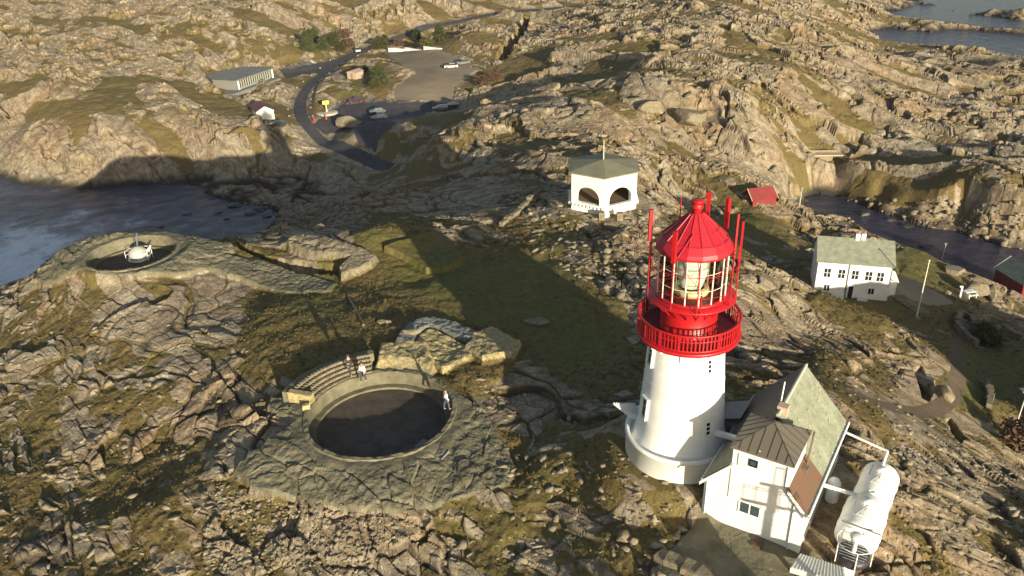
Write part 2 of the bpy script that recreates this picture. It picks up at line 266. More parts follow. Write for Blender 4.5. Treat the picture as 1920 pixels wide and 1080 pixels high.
# ---- gun pits
PITS = []
for (px, py, zr, rad, dep) in [(713, 772, -2.72, 5.15, 1.25), (247, 473, -3.3, 4.5, 1.4)]:
    c = at(px, py, zr); PITS.append((c, rad, dep))
    d = np.hypot(X-c[0], Y-c[1])
    rim = sst(rad+1.8, rad+.5, d); Zf = Zf*(1-rim)+(zr-.05+vnoise(X*2, Y*2, 7)*.05)*rim
    Zf = np.where(d < rad+.22, zr-dep-.3, Zf)
def upd(cx, cy, r, z, soft_=.5):
    global Zf
    k = sst(r+soft_, r, np.hypot(X-cx, Y-cy)); Zf = Zf*(1-k)+z*k
WATER = [[(-300, 325), (0, 345), (50, 348), (150, 360), (195, 352), (260, 345), (335, 350), (395, 368), (460, 384), (520, 390), (516, 410), (492, 432), (455, 446), (430, 453), (372, 443), (300, 430), (230, 430), (162, 442), (108, 468), (60, 508), (0, 538), (-300, 620)],
 [(1505, 370), (1530, 362), (1560, 366), (1590, 378), (1640, 393), (1700, 413), (1745, 428), (1790, 432), (1830, 446), (1880, 464), (2050, 490), (2050, 600), (1925, 552), (1870, 530), (1800, 503), (1762, 488), (1735, 472), (1690, 458), (1630, 436), (1600, 414), (1560, 392), (1525, 380)],
 [(1640, 72), (1660, 60), (1720, 58), (1780, 66), (1850, 72), (2050, 66), (2050, 88), (1900, 84), (1760, 84), (1700, 80)],
 [(1690, 14), (1760, 10), (1800, 24), (1920, 38), (2050, 42), (2050, 60), (1850, 50), (1740, 36), (1690, 26)], [(1835, -30), (2050, -30), (2050, 24), (1900, 13)]]
wpx, wpy = proj(X, Y, np.full(X.shape, SEA))
jit = vnoise(X/3, Y/3, 33)*3
for k, poly in enumerate(WATER):
    s1 = polysd(poly, wpx, wpy)+jit
    shore = SEA+.2+np.clip(-s1, 0, 40)*(.30+.15*vnoise(X/5, Y/5, 34))+vnoise(X/2.5, Y/2.5, 35)*.5+hr*.25
    Zf = np.where((s1 > -16) & (s1 <= 0) & (Y > 120), np.minimum(Zf, np.where(s1 > -10, shore, shore+(Zf-shore)*np.clip((-10-s1)/6, 0, 1))), Zf)
    m1 = (s1 > 0) & (Y > 110); Zf = np.where(m1, np.minimum(Zf, SEA-.4-np.clip(s1, 0, 12)*.25), Zf)
    for it in range(14):
        qx, qy = proj(X, Y, Zf); s2 = polysd(poly, qx, qy); m2 = (s2 > 0) & (Zf > SEA-1) & (Y > 100)
        if not m2.any(): break
        Zf = np.where(m2, Zf-.45, Zf)
ZG = Zf.reshape(NA, NR)
def ground(x, y):
    x = np.atleast_1d(np.asarray(x, float)); y = np.atleast_1d(np.asarray(y, float))
    a = np.interp(np.arctan2(x, y), az, np.arange(NA)); b = np.interp(np.hypot(x, y), rr, np.arange(NR))
    i = np.clip(a.astype(int), 0, NA-2); j = np.clip(b.astype(int), 0, NR-2); a = a-i; b = b-j
    return (ZG[i, j]*(1-a)+ZG[i+1, j]*a)*(1-b)+(ZG[i, j+1]*(1-a)+ZG[i+1, j+1]*a)*b
def g1(x, y): return float(ground(x, y)[0])
def on(px, py): return hit(px, py, ground)
print('terrain', len(X), 'pts', round(time.time()-T0, 1))
# ------------------------------------------------------------------ materials
MATS = {}
def mat(name, color=(.5, .5, .5), rough_=.7, metal=0, noise=None, bump=0, spec=.5, nscale=3, ncol=None, coord='Object', **kw):
    if name in MATS: return MATS[name]
    m = bpy.data.materials.new(name); m.use_nodes = True; n_ = m.node_tree.nodes; l = m.node_tree.links
    b = n_['Principled BSDF']; b.inputs['Base Color'].default_value = (*color, 1); b.inputs['Roughness'].default_value = rough_
    b.inputs['Metallic'].default_value = metal; b.inputs['Specular IOR Level'].default_value = spec
    tc = n_.new('ShaderNodeTexCoord')
    if ncol is not None:
        t = n_.new('ShaderNodeTexNoise'); t.inputs['Scale'].default_value = nscale; t.inputs['Detail'].default_value = 8; t.inputs['Roughness'].default_value = .65
        r = n_.new('ShaderNodeValToRGB'); r.color_ramp.elements[0].position = .35; r.color_ramp.elements[1].position = .68
        r.color_ramp.elements[0].color = (*ncol, 1); r.color_ramp.elements[1].color = (*color, 1)
        l.new(tc.outputs[coord], t.inputs['Vector']); l.new(t.outputs['Fac'], r.inputs[0]); l.new(r.outputs[0], b.inputs['Base Color'])
    if bump:
        t2 = n_.new('ShaderNodeTexNoise'); t2.inputs['Scale'].default_value = nscale*4; t2.inputs['Detail'].default_value = 6
        bp = n_.new('ShaderNodeBump'); bp.inputs['Strength'].default_value = bump; bp.inputs['Distance'].default_value = .05
        l.new(tc.outputs[coord], t2.inputs['Vector']); l.new(t2.outputs['Fac'], bp.inputs['Height']); l.new(bp.outputs[0], b.inputs['Normal'])
    MATS[name] = m; return m
def ramp(n_, stops):
    r = n_.new('ShaderNodeValToRGB'); e = r.color_ramp.elements
    while len(e) < len(stops): e.new(.5)
    for k, (p, c) in enumerate(stops): e[k].position = p; e[k].color = (*c, 1)
    return r
def terrain_mat():
    m = bpy.data.materials.new('rock_and_heath'); m.use_nodes = True; n_ = m.node_tree.nodes; l = m.node_tree.links
    b = n_['Principled BSDF']; b.inputs['Roughness'].default_value = .9; b.inputs['Specular IOR Level'].default_value = .2
    g = n_.new('ShaderNodeNewGeometry')
    def noise(sc, det=6, ro=.6):
        t = n_.new('ShaderNodeTexNoise'); t.inputs['Scale'].default_value = sc; t.inputs['Detail'].default_value = det; t.inputs['Roughness'].default_value = ro
        l.new(g.outputs['Position'], t.inputs['Vector']); return t
    def attr(nm):
        a = n_.new('ShaderNodeAttribute'); a.attribute_name = nm; return a
    def mix(f, c1, c2, bt='MIX'):
        x = n_.new('ShaderNodeMix'); x.data_type = 'RGBA'; x.blend_type = bt
        if isinstance(f, float): x.inputs[0].default_value = f
        else: l.new(f, x.inputs[0])
        for s_, c in ((6, c1), (7, c2)):
            if isinstance(c, tuple): x.inputs[s_].default_value = (*c, 1)
            else: l.new(c, x.inputs[s_])
        return x.outputs[2]
    def math_(op, a, b_=None, c_=None):
        x = n_.new('ShaderNodeMath'); x.operation = op
        for k, q in enumerate((a, b_, c_)):
            if q is None: continue
            if isinstance(q, (int, float)): x.inputs[k].default_value = q
            else: l.new(q, x.inputs[k])
        return x.outputs[0]
    # rock: grey-buff gneiss with pink and dark lichen patches
    r1 = ramp(n_, [(.25, (.13, .104, .07)), (.41, (.25, .20, .135)), (.55, (.365, .307, .218)), (.76, (.52, .465, .36))])
    nn = noise(.55, 10, .7); l.new(nn.outputs['Fac'], r1.inputs[0])
    r2 = ramp(n_, [(.45, (1, 1, 1)), (.62, (1.0, .86, .74)), (.75, (1.0, .78, .64))]); n2 = noise(.07, 5, .6); l.new(n2.outputs['Fac'], r2.inputs[0])
    rock = mix(.8, r1.outputs[0], r2.outputs[0], 'MULTIPLY')
    r3 = ramp(n_, [(.44, (1, 1, 1)), (.60, (.52, .46, .40))]); n3 = noise(3.2, 9, .8); l.new(n3.outputs['Fac'], r3.inputs[0])
    rock = mix(.8, rock, r3.outputs[0], 'MULTIPLY')
    # crack soil
    rock = mix(attr('crack').outputs['Fac'], rock, (.065, .05, .032))
    # heath: brown heather, ochre grass, green turf
    v1 = ramp(n_, [(.3, (.07, .048, .022)), (.5, (.15, .108, .042)), (.7, (.26, .19, .07))]); n4 = noise(2.6, 10, .82); l.new(n4.outputs['Fac'], v1.inputs[0])
    v2 = ramp(n_, [(.3, (.06, .055, .018)), (.55, (.135, .122, .034)), (.75, (.24, .20, .06))]); n5 = noise(1.5, 10, .8); l.new(n5.outputs['Fac'], v2.inputs[0])
    heath = mix(attr('green').outputs['Fac'], v1.outputs[0], v2.outputs[0])
    fine = noise(6, 6, .8); fv = math_('ADD', attr('veg').outputs['Fac'], math_('MULTIPLY', math_('SUBTRACT', fine.outputs['Fac'], .5), .9))
    rv = ramp(n_, [(.38, (0, 0, 0)), (.56, (1, 1, 1))]); l.new(fv, rv.inputs[0])
    c = mix(rv.outputs[0], rock, heath)
    # wet dark band at the waterline
    c = mix(attr('wet').outputs['Fac'], c, (.035, .03, .022))
    l.new(c, b.inputs['Base Color'])
    # fine relief
    vo = n_.new('ShaderNodeTexVoronoi'); vo.inputs['Scale'].default_value = 2.3; vo.feature = 'DISTANCE_TO_EDGE'
    wv = n_.new('ShaderNodeVectorMath'); wv.operation = 'MULTIPLY_ADD'; nw = noise(1.1, 3); l.new(nw.outputs['Color'], wv.inputs[0]); wv.inputs[1].default_value = (1.6, 1.6, 1.6); l.new(g.outputs['Position'], wv.inputs[2]); l.new(wv.outputs[0], vo.inputs['Vector'])
    cr = ramp(n_, [(0, (0, 0, 0)), (.09, (1, 1, 1))]); l.new(vo.outputs['Distance'], cr.inputs[0])
    nb = noise(3.0, 10, .75)
    hgt = math_('MULTIPLY_ADD', cr.outputs[0], .22, math_('MULTIPLY', nb.outputs['Fac'], 1.1))
    bp = n_.new('ShaderNodeBump'); bp.inputs['Strength'].default_value = .9; bp.inputs['Distance'].default_value = .09
    l.new(hgt, bp.inputs['Height']); l.new(bp.outputs[0], b.inputs['Normal'])
    return m
TM = terrain_mat()
M = lambda *a, **k: mat(*a, **k)
Mwhite = M('white_paint', (.84, .84, .80), .55, ncol=(.70, .69, .63), nscale=.9)
Mred = M('red_paint', (.46, .008, .010), .42, ncol=(.30, .008, .012), nscale=2.5)
Mredroof = M('faded_red_roof_paint', (.38, .01, .022), .5, ncol=(.36, .01, .02), nscale=1)
Mdkred = M('dark_red_deck', (.14, .012, .018), .7)
Mconc = M('weathered_concrete', (.21, .185, .125), .92, ncol=(.11, .10, .062), nscale=.9, bump=1.0, spec=.2)
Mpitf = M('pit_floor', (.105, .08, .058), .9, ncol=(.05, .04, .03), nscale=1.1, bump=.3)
Mslate = M('mossy_slate', (.30, .31, .23), .85, ncol=(.19, .20, .14), nscale=1.6, bump=.9, spec=.25)
Mcorr = M('grey_sheet_roof', (.19, .17, .15), .6)
Mbrown = M('brown_metal_roof', (.135, .115, .085), .5)
Mrust = M('rust_stained_roof', (.125, .095, .06), .6, ncol=(.16, .075, .045), nscale=.5)
Mdark = M('dark_glass', (.02, .025, .03), .15)
Mblack = M('black_iron', (.03, .025, .03), .5)
Mmason = M('yellow_rubble_masonry', (.50, .41, .22), .95, ncol=(.22, .17, .08), nscale=3.5, bump=1, spec=.2)
Masph = M('asphalt', (.075, .068, .070), .85, ncol=(.045, .042, .048), nscale=.6, spec=.3)
Mgrav = M('gravel', (.27, .215, .15), .95, ncol=(.19, .15, .10), nscale=.12, spec=.2)
Mpath = M('brown_path', (.15, .11, .075), .95, ncol=(.10, .075, .05), nscale=.8, spec=.2)
Mwood = M('weathered_wood', (.28, .21, .13), .85, ncol=(.18, .13, .08), nscale=2)
Mredwood = M('falu_red_boards', (.22, .022, .015), .8, ncol=(.15, .015, .012), nscale=2)
Mcliffstone = M('stacked_field_stone', (.27, .23, .155), .95, ncol=(.13, .105, .07), nscale=2.4, bump=1, spec=.2)
Mgrey = M('grey_concrete_roof', (.20, .20, .18), .9, ncol=(.14, .14, .125), nscale=.3)
Mbrick = M('brick', (.30, .12, .08), .9)
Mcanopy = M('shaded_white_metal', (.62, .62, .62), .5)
Mmetal = M('galvanised_metal', (.55, .56, .55), .35, .7)
# ------------------------------------------------------------------ mesh and object helpers
def tag(o, label=None, cat=None, group=None, kind=None):
    if label: o['label'] = label
    if cat: o['category'] = cat
    if group: o['group'] = group
    if kind: o['kind'] = kind
    return o
def thing(name, label, cat, loc=(0, 0, 0), rz=0, group=None):
    o = bpy.data.objects.new(name, None); col.objects.link(o); o.location = loc; o.rotation_euler = (0, 0, rz); o.empty_display_size = .3
    return tag(o, label, cat, group)
class MB:
    def __init__(s): s.v = []; s.f = []; s.sm = []
    def add(s, vs, fs, smooth=False):
        k = len(s.v); s.v += [tuple(map(float, p)) for p in vs]; s.f += [tuple(k+i for i in f) for f in fs]; s.sm += [smooth]*len(fs); return s
    def box(s, x0, x1, y0, y1, z0, z1, mtx=None):
        vs = [(x, y, z) for z in (z0, z1) for y in (y0, y1) for x in (x0, x1)]
        if mtx: vs = [mtx@Vector(v) for v in vs]
        return s.add(vs, [(0, 2, 3, 1), (4, 5, 7, 6), (0, 1, 5, 4), (2, 6, 7, 3), (0, 4, 6, 2), (1, 3, 7, 5)])
    def tube(s, a, b, r, n_=8, r2=None, caps=True):
        a = Vector(a); b = Vector(b); d = (b-a).normalized(); x = d.orthogonal().normalized(); y = d.cross(x); r2 = r if r2 is None else r2
        vs = []
        for p, q in ((a, r), (b, r2)):
            for i in range(n_):
                t = 2*math.pi*i/n_; vs.append(p+(x*math.cos(t)+y*math.sin(t))*q)
        fs = [(i, (i+1) % n_, n_+(i+1) % n_, n_+i) for i in range(n_)]
        s.add(vs, fs, n_ > 5)
        if caps: s.add(vs[:n_], [tuple(range(n_))[::-1]]); s.add(vs[n_:], [tuple(range(n_))])
        return s
    def lathe(s, prof, n_=48, a0=0, a1=2*math.pi, smooth=True):
        full = abs(a1-a0-2*math.pi) < 1e-6; cnt = n_ if full else n_+1
        vs = []; L = len(prof)
        for i in range(cnt):
            t = a0+(a1-a0)*i/n_
            vs += [(r*math.cos(t), r*math.sin(t), z) for r, z in prof]
        fs = []
        for i in range(n_):
            j = (i+1) % cnt
            for k in range(L-1): fs.append((i*L+k, j*L+k, j*L+k+1, i*L+k+1))
        return s.add(vs, fs, smooth)
    def prism(s, poly, z0, z1):
        n_ = len(poly); vs = [(x, y, z0) for x, y in poly]+[(x, y, z1) for x, y in poly]
        ar = sum(poly[i][0]*poly[(i+1) % n_][1]-poly[(i+1) % n_][0]*poly[i][1] for i in range(n_))
        fs = [(i, (i+1) % n_, n_+(i+1) % n_, n_+i) for i in range(n_)]+[tuple(range(n_, 2*n_)), tuple(range(n_))[::-1]]
        if ar < 0: fs = [f[::-1] for f in fs]
        return s.add(vs, fs)
    def slab(s, pts, th):
        """sheet through 3D points (planar polygon) given a thickness below its face"""
        P = [Vector(p) for p in pts]; nrm = (P[1]-P[0]).cross(P[2]-P[0]).normalized(); k = len(P)
        if nrm.z < 0: P = P[::-1]; nrm = -nrm
        vs = P+[p-nrm*th for p in P]
        return s.add(vs, [tuple(range(k)), tuple(range(k, 2*k))[::-1]]+[(k+i, k+(i+1) % k, (i+1) % k, i) for i in range(k)])
    def build(s, name, mt, parent=None, loc=None, rz=None):
        me = bpy.data.meshes.new(name); me.from_pydata(s.v, [], s.f); me.polygons.foreach_set('use_smooth', s.sm); me.update(); me.materials.append(mt)
        o = bpy.data.objects.new(name, me); col.objects.link(o)
        if parent: o.parent = parent
        if loc is not None: o.location = loc
        if rz is not None: o.rotation_euler = (0, 0, rz)
        return o
def part(name, mb, mt, parent, label=None):
    o = mb.build(name, mt, parent)
    if label: o['label'] = label
    return o
def cpy(root, loc, rz=None, label=None, sc=None):
    r = root.copy(); col.objects.link(r); r.location = loc
    if rz is not None: r.rotation_euler = (0, 0, rz)
    if sc: r.scale = sc
    if label: r['label'] = label
    for ch in root.children:
        c = ch.copy(); col.objects.link(c); c.parent = r
        for g in ch.children:
            d = g.copy(); col.objects.link(d); d.parent = c
    return r
# ------------------------------------------------------------------ terrain meshes, split by what the ground is made of
green = np.clip(blobs([(850, 560, 90, .7), (1000, 560, 100, .9), (700, 450, 60, .7), (1080, 640, 90, .8), (600, 600, 60, .45), (1720, 500, 60, 1), (1860, 700, 90, .9), (1850, 730, 40, 1), (1050, 450, 40, .7), (1000, 510, 30, .9), (660, 170, 40, .5), (400, 640, 200, .25), (300, 100, 200, .2), (1000, 980, 150, .3), (1570, 640, 60, .1), (1400, 430, 60, .9), (1250, 200, 250, .25), (150, 900, 200, .3), (560, 500, 80, .7), (800, 500, 60, .9)], PX, PY, None)[0], 0, 1)
green = np.clip(green+fbm(X/6, Y/6, 3, 90)*.3, 0, 1)
crack = np.clip(np.maximum.reduce([1-sst(.0, .07, c1), (1-sst(.0, .09, c2))*.9, (1-sst(0, .10, c3))*.65]), 0, 1)*np.clip(rough, 0, 1)*(1-far*.35)
wet = sst(SEA+1.6, SEA+.2, Zf+fbm(X/3, Y/3, 2, 95)*.5)
idx = np.arange(NA*NR).reshape(NA, NR)
quads = np.stack([idx[:-1, :-1], idx[1:, :-1], idx[1:, 1:], idx[:-1, 1:]], -1).reshape(-1, 4)[:, ::-1]
deep = Zf[quads].max(1) < SEA-6
fz = zone[quads[:, 0]]
dpit = np.ones(len(quads), bool)
for c, rad, dep in PITS: dpit &= np.hypot(X[quads[:, 0]]-c[0], Y[quads[:, 0]]-c[1]) > rad-.3
def gridmesh(name, q, mt, smooth=False):
    used = np.unique(q); mp = np.zeros(len(X), np.int64); mp[used] = np.arange(len(used)); q = mp[q]
    me = bpy.data.meshes.new(name); me.vertices.add(len(used)); me.vertices.foreach_set('co', np.stack([X[used], Y[used], Zf[used]], -1).astype(f4).ravel())
    me.loops.add(q.size); me.loops.foreach_set('vertex_index', q.astype(np.int32).ravel())
    me.polygons.add(len(q)); me.polygons.foreach_set('loop_start', np.arange(0, q.size, 4, dtype=np.int32)); me.polygons.foreach_set('loop_total', np.full(len(q), 4, np.int32))
    me.polygons.foreach_set('use_smooth', np.full(len(q), smooth))
    for nm, arr in (('veg', vegm), ('green', green), ('crack', crack), ('wet', wet)):
        a = me.attributes.new(nm, 'FLOAT', 'POINT'); a.data.foreach_set('value', arr[used].astype(f4))
    me.update(); me.validate(); me.materials.append(mt)
    o = bpy.data.objects.new(name, me); col.objects.link(o); return o
natural = [0]+[zkinds.index(k) for k in ('trench', 'bunkergrass', 'housepad', 'hole', 'cliffcrack')]
tag(gridmesh('ground', quads[np.isin(fz, natural) & ~deep & dpit], TM), kind='structure')
for kind, nm, mt in (('road', 'road', Masph), ('parking', 'parking_area', Masph), ('sideroad', 'side_road', Masph), ('gravel', 'gravel_field', Mgrav), ('footpath', 'footpath', Mpath), ('yard', 'yard', Mconc), ('yardpath', 'yard_path', Mgrav)):
    tag(gridmesh(nm, quads[fz == zkinds.index(kind)], mt), kind='structure')
def zobj(kind, nm, mt, parent=None, sel=None):
    q = quads[(fz == zkinds.index(kind)) & dpit]
    if sel is not None: q = q[sel(X[q[:, 0]], Y[q[:, 0]], PX[q[:, 0]], PY[q[:, 0]])]
    o = gridmesh(nm, q, mt)
    if parent: o.parent = parent
    return o
pitA = thing('gun_emplacement', 'large sunken round pit with terraced seats on a broad concrete apron', 'gun emplacement')
pitB = thing('gun_emplacement', 'smaller round pit on the headland edge with a pale gun inside', 'gun emplacement')
zobj('apron', 'apron', Mconc, pitA); zobj('battery', 'apron', Mconc, pitB)
tag(zobj('slabwall', 'bunker_roof', Mgrey), 'curved grey concrete slab behind the masonry block and rubble', 'bunker')
tag(zobj('rubblemound', 'rubble_bank', Mmason), 'reddish rubble bank inside the curved grey slab', 'stone bank')
tag(zobj('masonry', 'stone_embankment', Mmason, sel=lambda x, y, px, py: (px > 695) & (px < 850)), 'large square yellow stone block behind the round pit, right of its entrance passage', 'stone embankment')
tag(zobj('masonry', 'stone_embankment', Mmason, sel=lambda x, y, px, py: px <= 695), 'small yellow stone bank left of the narrow entrance passage of the round pit', 'stone embankment')
tag(zobj('masonry', 'stone_embankment', Mmason, sel=lambda x, y, px, py: px >= 850), 'pale rounded stone mound at the right end of the curved grey slab', 'stone embankment')
tag(zobj('bunker', 'stone_bunker', Mcliffstone), 'hook shaped bunker ruin topped with loose stones beside the dark trench', 'bunker')
print('meshes', round(time.time()-T0, 1))
# ------------------------------------------------------------------ sea
me = MB()
nS = 64
for q in range(1):
    me.add([(-30000, -2000, SEA), (30000, -2000, SEA), (30000, 38000, SEA), (-30000, 38000, SEA)], [(0, 1, 2, 3)])
sm = bpy.data.materials.new('sea_water'); sm.use_nodes = True; n_ = sm.node_tree.nodes; l = sm.node_tree.links; b = n_['Principled BSDF']
b.inputs['Base Color'].default_value = (.036, .036, .062, 1); b.inputs['Roughness'].default_value = .12; b.inputs['IOR'].default_value = 1.33
g = n_.new('ShaderNodeNewGeometry')
h1 = n_.new('ShaderNodeTexNoise'); h1.inputs['Scale'].default_value = .28; h1.inputs['Detail'].default_value = 9; h1.inputs['Roughness'].default_value = .62
h1.inputs['Distortion'].default_value = .6
l.new(g.outputs['Position'], h1.inputs['Vector'])
bp = n_.new('ShaderNodeBump'); bp.inputs['Strength'].default_value = 1; bp.inputs['Distance'].default_value = .55; l.new(h1.outputs['Fac'], bp.inputs['Height']); l.new(bp.outputs[0], b.inputs['Normal'])
# pale blue-white streaks in the outer part of the bay
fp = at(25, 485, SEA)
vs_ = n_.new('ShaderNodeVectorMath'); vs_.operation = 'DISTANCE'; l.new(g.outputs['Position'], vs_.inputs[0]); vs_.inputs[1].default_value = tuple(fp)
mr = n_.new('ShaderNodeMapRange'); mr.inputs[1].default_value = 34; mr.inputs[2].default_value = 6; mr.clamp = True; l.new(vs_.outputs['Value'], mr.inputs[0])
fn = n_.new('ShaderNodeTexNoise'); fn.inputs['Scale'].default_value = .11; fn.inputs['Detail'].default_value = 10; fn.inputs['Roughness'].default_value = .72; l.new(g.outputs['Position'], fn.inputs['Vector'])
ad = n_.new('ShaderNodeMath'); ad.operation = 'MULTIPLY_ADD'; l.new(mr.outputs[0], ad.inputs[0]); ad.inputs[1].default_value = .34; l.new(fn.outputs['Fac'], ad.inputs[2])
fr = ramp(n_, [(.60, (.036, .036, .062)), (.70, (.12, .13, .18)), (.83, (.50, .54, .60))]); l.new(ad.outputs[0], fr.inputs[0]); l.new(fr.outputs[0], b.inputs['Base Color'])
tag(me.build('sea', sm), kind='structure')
# ================================================================== OBJECTS
PI = math.pi
# ------------------------------------------------------------------ gun pits
def arcbox(mb, r0_, r1_, a0, a1, z0, z1, n=24):
    mb.lathe([(r0_, z0), (r1_, z0), (r1_, z1), (r0_, z1), (r0_, z0)][::-1], n, a0, a1, False)
    for a in (a0, a1):
        c, s = math.cos(a), math.sin(a); mb.add([(r0_*c, r0_*s, z0), (r1_*c, r1_*s, z0), (r1_*c, r1_*s, z1), (r0_*c, r0_*s, z1)], [(0, 1, 2, 3)])
    return mb
for (c, rad, dep), P in zip(PITS, (pitA, pitB)):
    P.location = (0, 0, 0)
    def off(mb): mb.v = [(x+c[0], y+c[1], z+c[2]) for x, y, z in mb.v]; return mb
    rng = random.Random(3)
    wl = MB(); n_seg = 96
    prof = [(rad, -dep-.3), (rad, -.05), (rad+.04, .03), (rad+.32, .04), (rad+.5, -.35)]
    wl.lathe(prof, n_seg); wl.sm = [False]*len(wl.f)
    wl.v = [(x*(1+.006*math.sin(7*math.atan2(y, x))), y*(1+.005*math.sin(5*math.atan2(y, x))), z+(rng.uniform(-.05, .06) if z > -.1 else 0)) for x, y, z in wl.v]
    part('pit_wall', off(wl), Mconc, P)
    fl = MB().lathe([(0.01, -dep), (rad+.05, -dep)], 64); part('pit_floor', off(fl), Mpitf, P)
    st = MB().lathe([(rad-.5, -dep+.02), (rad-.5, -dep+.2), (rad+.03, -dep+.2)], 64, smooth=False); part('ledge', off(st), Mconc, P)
c, rad, dep = PITS[0]
a0, a1 = math.radians(104), math.radians(160)
for k in range(5):
    mb = MB(); r_ = 5.35+.36*k; arcbox(mb, r_, r_+.2, a0, a1, -.25+.16*k, .10+.17*k, 26)
    n = 22
    for i in range(n+1):
        a = a0+(a1-a0)*i/n
        m_ = Matrix.Rotation(a, 4, 'Z'); mb.box(r_-.02, r_+.22, -.03, .03, .10+.17*k, .13+.17*k+.03, m_)
    mb.v = [(x+c[0], y+c[1], z+c[2]) for x, y, z in mb.v]; part('seat_row', mb, Mcliffstone, pitA)
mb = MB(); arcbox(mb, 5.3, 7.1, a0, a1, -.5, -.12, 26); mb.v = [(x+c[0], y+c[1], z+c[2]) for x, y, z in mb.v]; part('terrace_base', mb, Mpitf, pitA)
mb = MB(); arcbox(mb, 7.15, 7.75, a0-.05, a1+.08, -.7, .62, 26); mb.v = [(x+c[0], y+c[1], z+c[2]) for x, y, z in mb.v]; part('terrace_wall', mb, Mconc, pitA)
for a in (a1+.03,):
    mb = MB(); mb.box(5.3, 7.2, 0, .5, -.5, .75, Matrix.Rotation(a, 4, 'Z')); mb.v = [(x+c[0], y+c[1], z+c[2]) for x, y, z in mb.v]; part('terrace_end', mb, Mmason, pitA)
q0, q1, q2, q3 = [on(*p) for p in ((770, 838), (786, 822), (842, 848), (828, 864))]
mb = MB().slab([q+np.array([0, 0, .16]) for q in (q0, q1, q2, q3)], .35); part('ramp', mb, Mgrey, pitA)
# pale gun in the far pit
c, rad, dep = PITS[1]; gp = at(262, 486, c[2]-dep)
gun = thing('coastal_gun', 'pale silvery gun with round shield and white railing in the far pit', 'gun', tuple(gp), .4)
part('base_ring', MB().lathe([(0.01, .0), (1.5, 0), (1.5, .25), (1.2, .35), (.01, .35)], 32), Mmetal, gun)
part('shield', MB().lathe([(1.25, .35), (1.3, .8), (1.15, 1.3), (.7, 1.75), (.01, 1.95)], 32), M('pale_gun_paint', (.62, .60, .50), .35, .4), gun)
part('barrel', MB().tube((0, .6, 1.4), (.3, 3.4, 2.6), .13, 12, .08), Mmetal, gun)
mb = MB()
for i in range(7):
    a = -1.6+i*.75; p = (1.75*math.cos(a), 1.75*math.sin(a)); mb.tube((*p, .0), (*p, 1.3), .04, 5)
    a2 = a+.75; p2 = (1.75*math.cos(a2), 1.75*math.sin(a2))
    if i < 6: mb.tube((*p, 1.3), (*p2, 1.3), .045, 5); mb.tube((*p, .7), (*p2, .7), .035, 5)
part('railing', mb, Mwhite, gun)
mb = MB()
for s_ in (-.3, .3): mb.box(1.2, 2.6, s_-.05, s_+.05, 0, .1, Matrix.Translation((0, -.6, .1)) @ Matrix.Rotation(-.75, 4, 'Y'))
for k in range(6): mb.box(1.25+.22*k, 1.31+.22*k, -.3, .3, 0, .08, Matrix.Translation((0, -.6, .1)) @ Matrix.Rotation(-.75, 4, 'Y'))
part('ladder', mb, Mwhite, gun)
part('aerial', MB().tube((-.2, .8, 1.6), (-.2, .9, 3.6), .05, 6), Mblack, gun); gun.scale = (.78,)*3
# ------------------------------------------------------------------ lighthouse
LH = at(1272, 838, 0)
lh = thing('lighthouse', 'tall white iron lighthouse tower with a red gallery, glazed lantern and conical red roof', 'lighthouse', tuple(LH))
part('plinth', MB().lathe([(3.2, -1.2), (3.2, 1.18), (3.26, 1.2), (3.26, 1.38), (3.14, 1.42), (3.02, 1.36), (2.98, 1.1), (2.9, .95)], 72), Mwhite, lh)
tw = [(2.98, 1.0), (2.85, 1.05), (2.74, 1.2), (2.64, 1.5), (2.56, 1.9), (2.5, 2.4)]+[(2.5-(2.5-2.08)*t, 2.4+(7.9-2.4)*t) for t in [i/8 for i in range(1, 9)]]
part('tower', MB().lathe(tw, 72), Mwhite, lh)
mb = MB()
for z in (3.6, 5.3, 7.0):
    r_ = 2.5-(2.5-2.08)*(z-2.4)/5.5; mb.lathe([(r_+.002, z-.03), (r_+.02, z-.02), (r_+.02, z+.02), (r_+.002, z+.03)], 72)
part('plate_seam', mb, Mwhite, lh)
for k in range(24):
    part('bracket', MB().box(2.05, 2.6, -.03, .03, -.3, 0, Matrix.Translation((0, 0, 8.12)) @ Matrix.Rotation(k*PI/12, 4, 'Z')), Mwhite, lh)
gal = part('gallery_deck', MB().lathe([(1.5, 8.36), (2.85, 8.36), (2.92, 8.3), (2.88, 8.14), (2.45, 8.05), (2.08, 7.86)], 72), Mred, lh)
part('deck_surface', MB().lathe([(1.5, 8.39), (2.74, 8.39)], 72), Mdkred, gal)
mb = MB(); NP = 84
for k in range(NP):
    a = 2*PI*k/NP; mb.box(2.77, 2.80, -.042, .042, 8.42, 9.36, Matrix.Rotation(a, 4, 'Z'))
mb.lathe([(2.73, 9.34), (2.86, 9.34), (2.86, 9.42), (2.73, 9.42), (2.73, 9.34)], 72); mb.lathe([(2.75, 8.40), (2.82, 8.40), (2.82, 8.48), (2.75, 8.48)], 72)
mb.lathe([(2.79, 9.0), (2.815, 9.0), (2.815, 9.05), (2.79, 9.05)], 72)
for k in range(16):
    a = 2*PI*k/16; mb.box(2.75, 2.84, -.04, .04, 8.4, 9.38, Matrix.Rotation(a, 4, 'Z'))
part('railing', mb, Mred, lh)
part('drum', MB().lathe([(1.55, 8.4), (1.62, 8.42), (1.62, 8.55), (1.56, 8.6), (1.56, 10.1), (1.62, 10.2), (1.9, 10.4)], 64), Mred, lh)
for k in range(30):
    a = 2*PI*k/30; part('vent_slot', MB().box(1.62, 1.66, -.05, .05, 8.5, 8.75, Matrix.Rotation(a, 4, 'Z')), Mdkred, lh)
part('lantern_walkway', MB().lathe([(1.55, 10.3), (2.4, 10.45), (2.46, 10.5), (2.46, 10.56), (1.6, 10.56)], 64), Mred, lh)
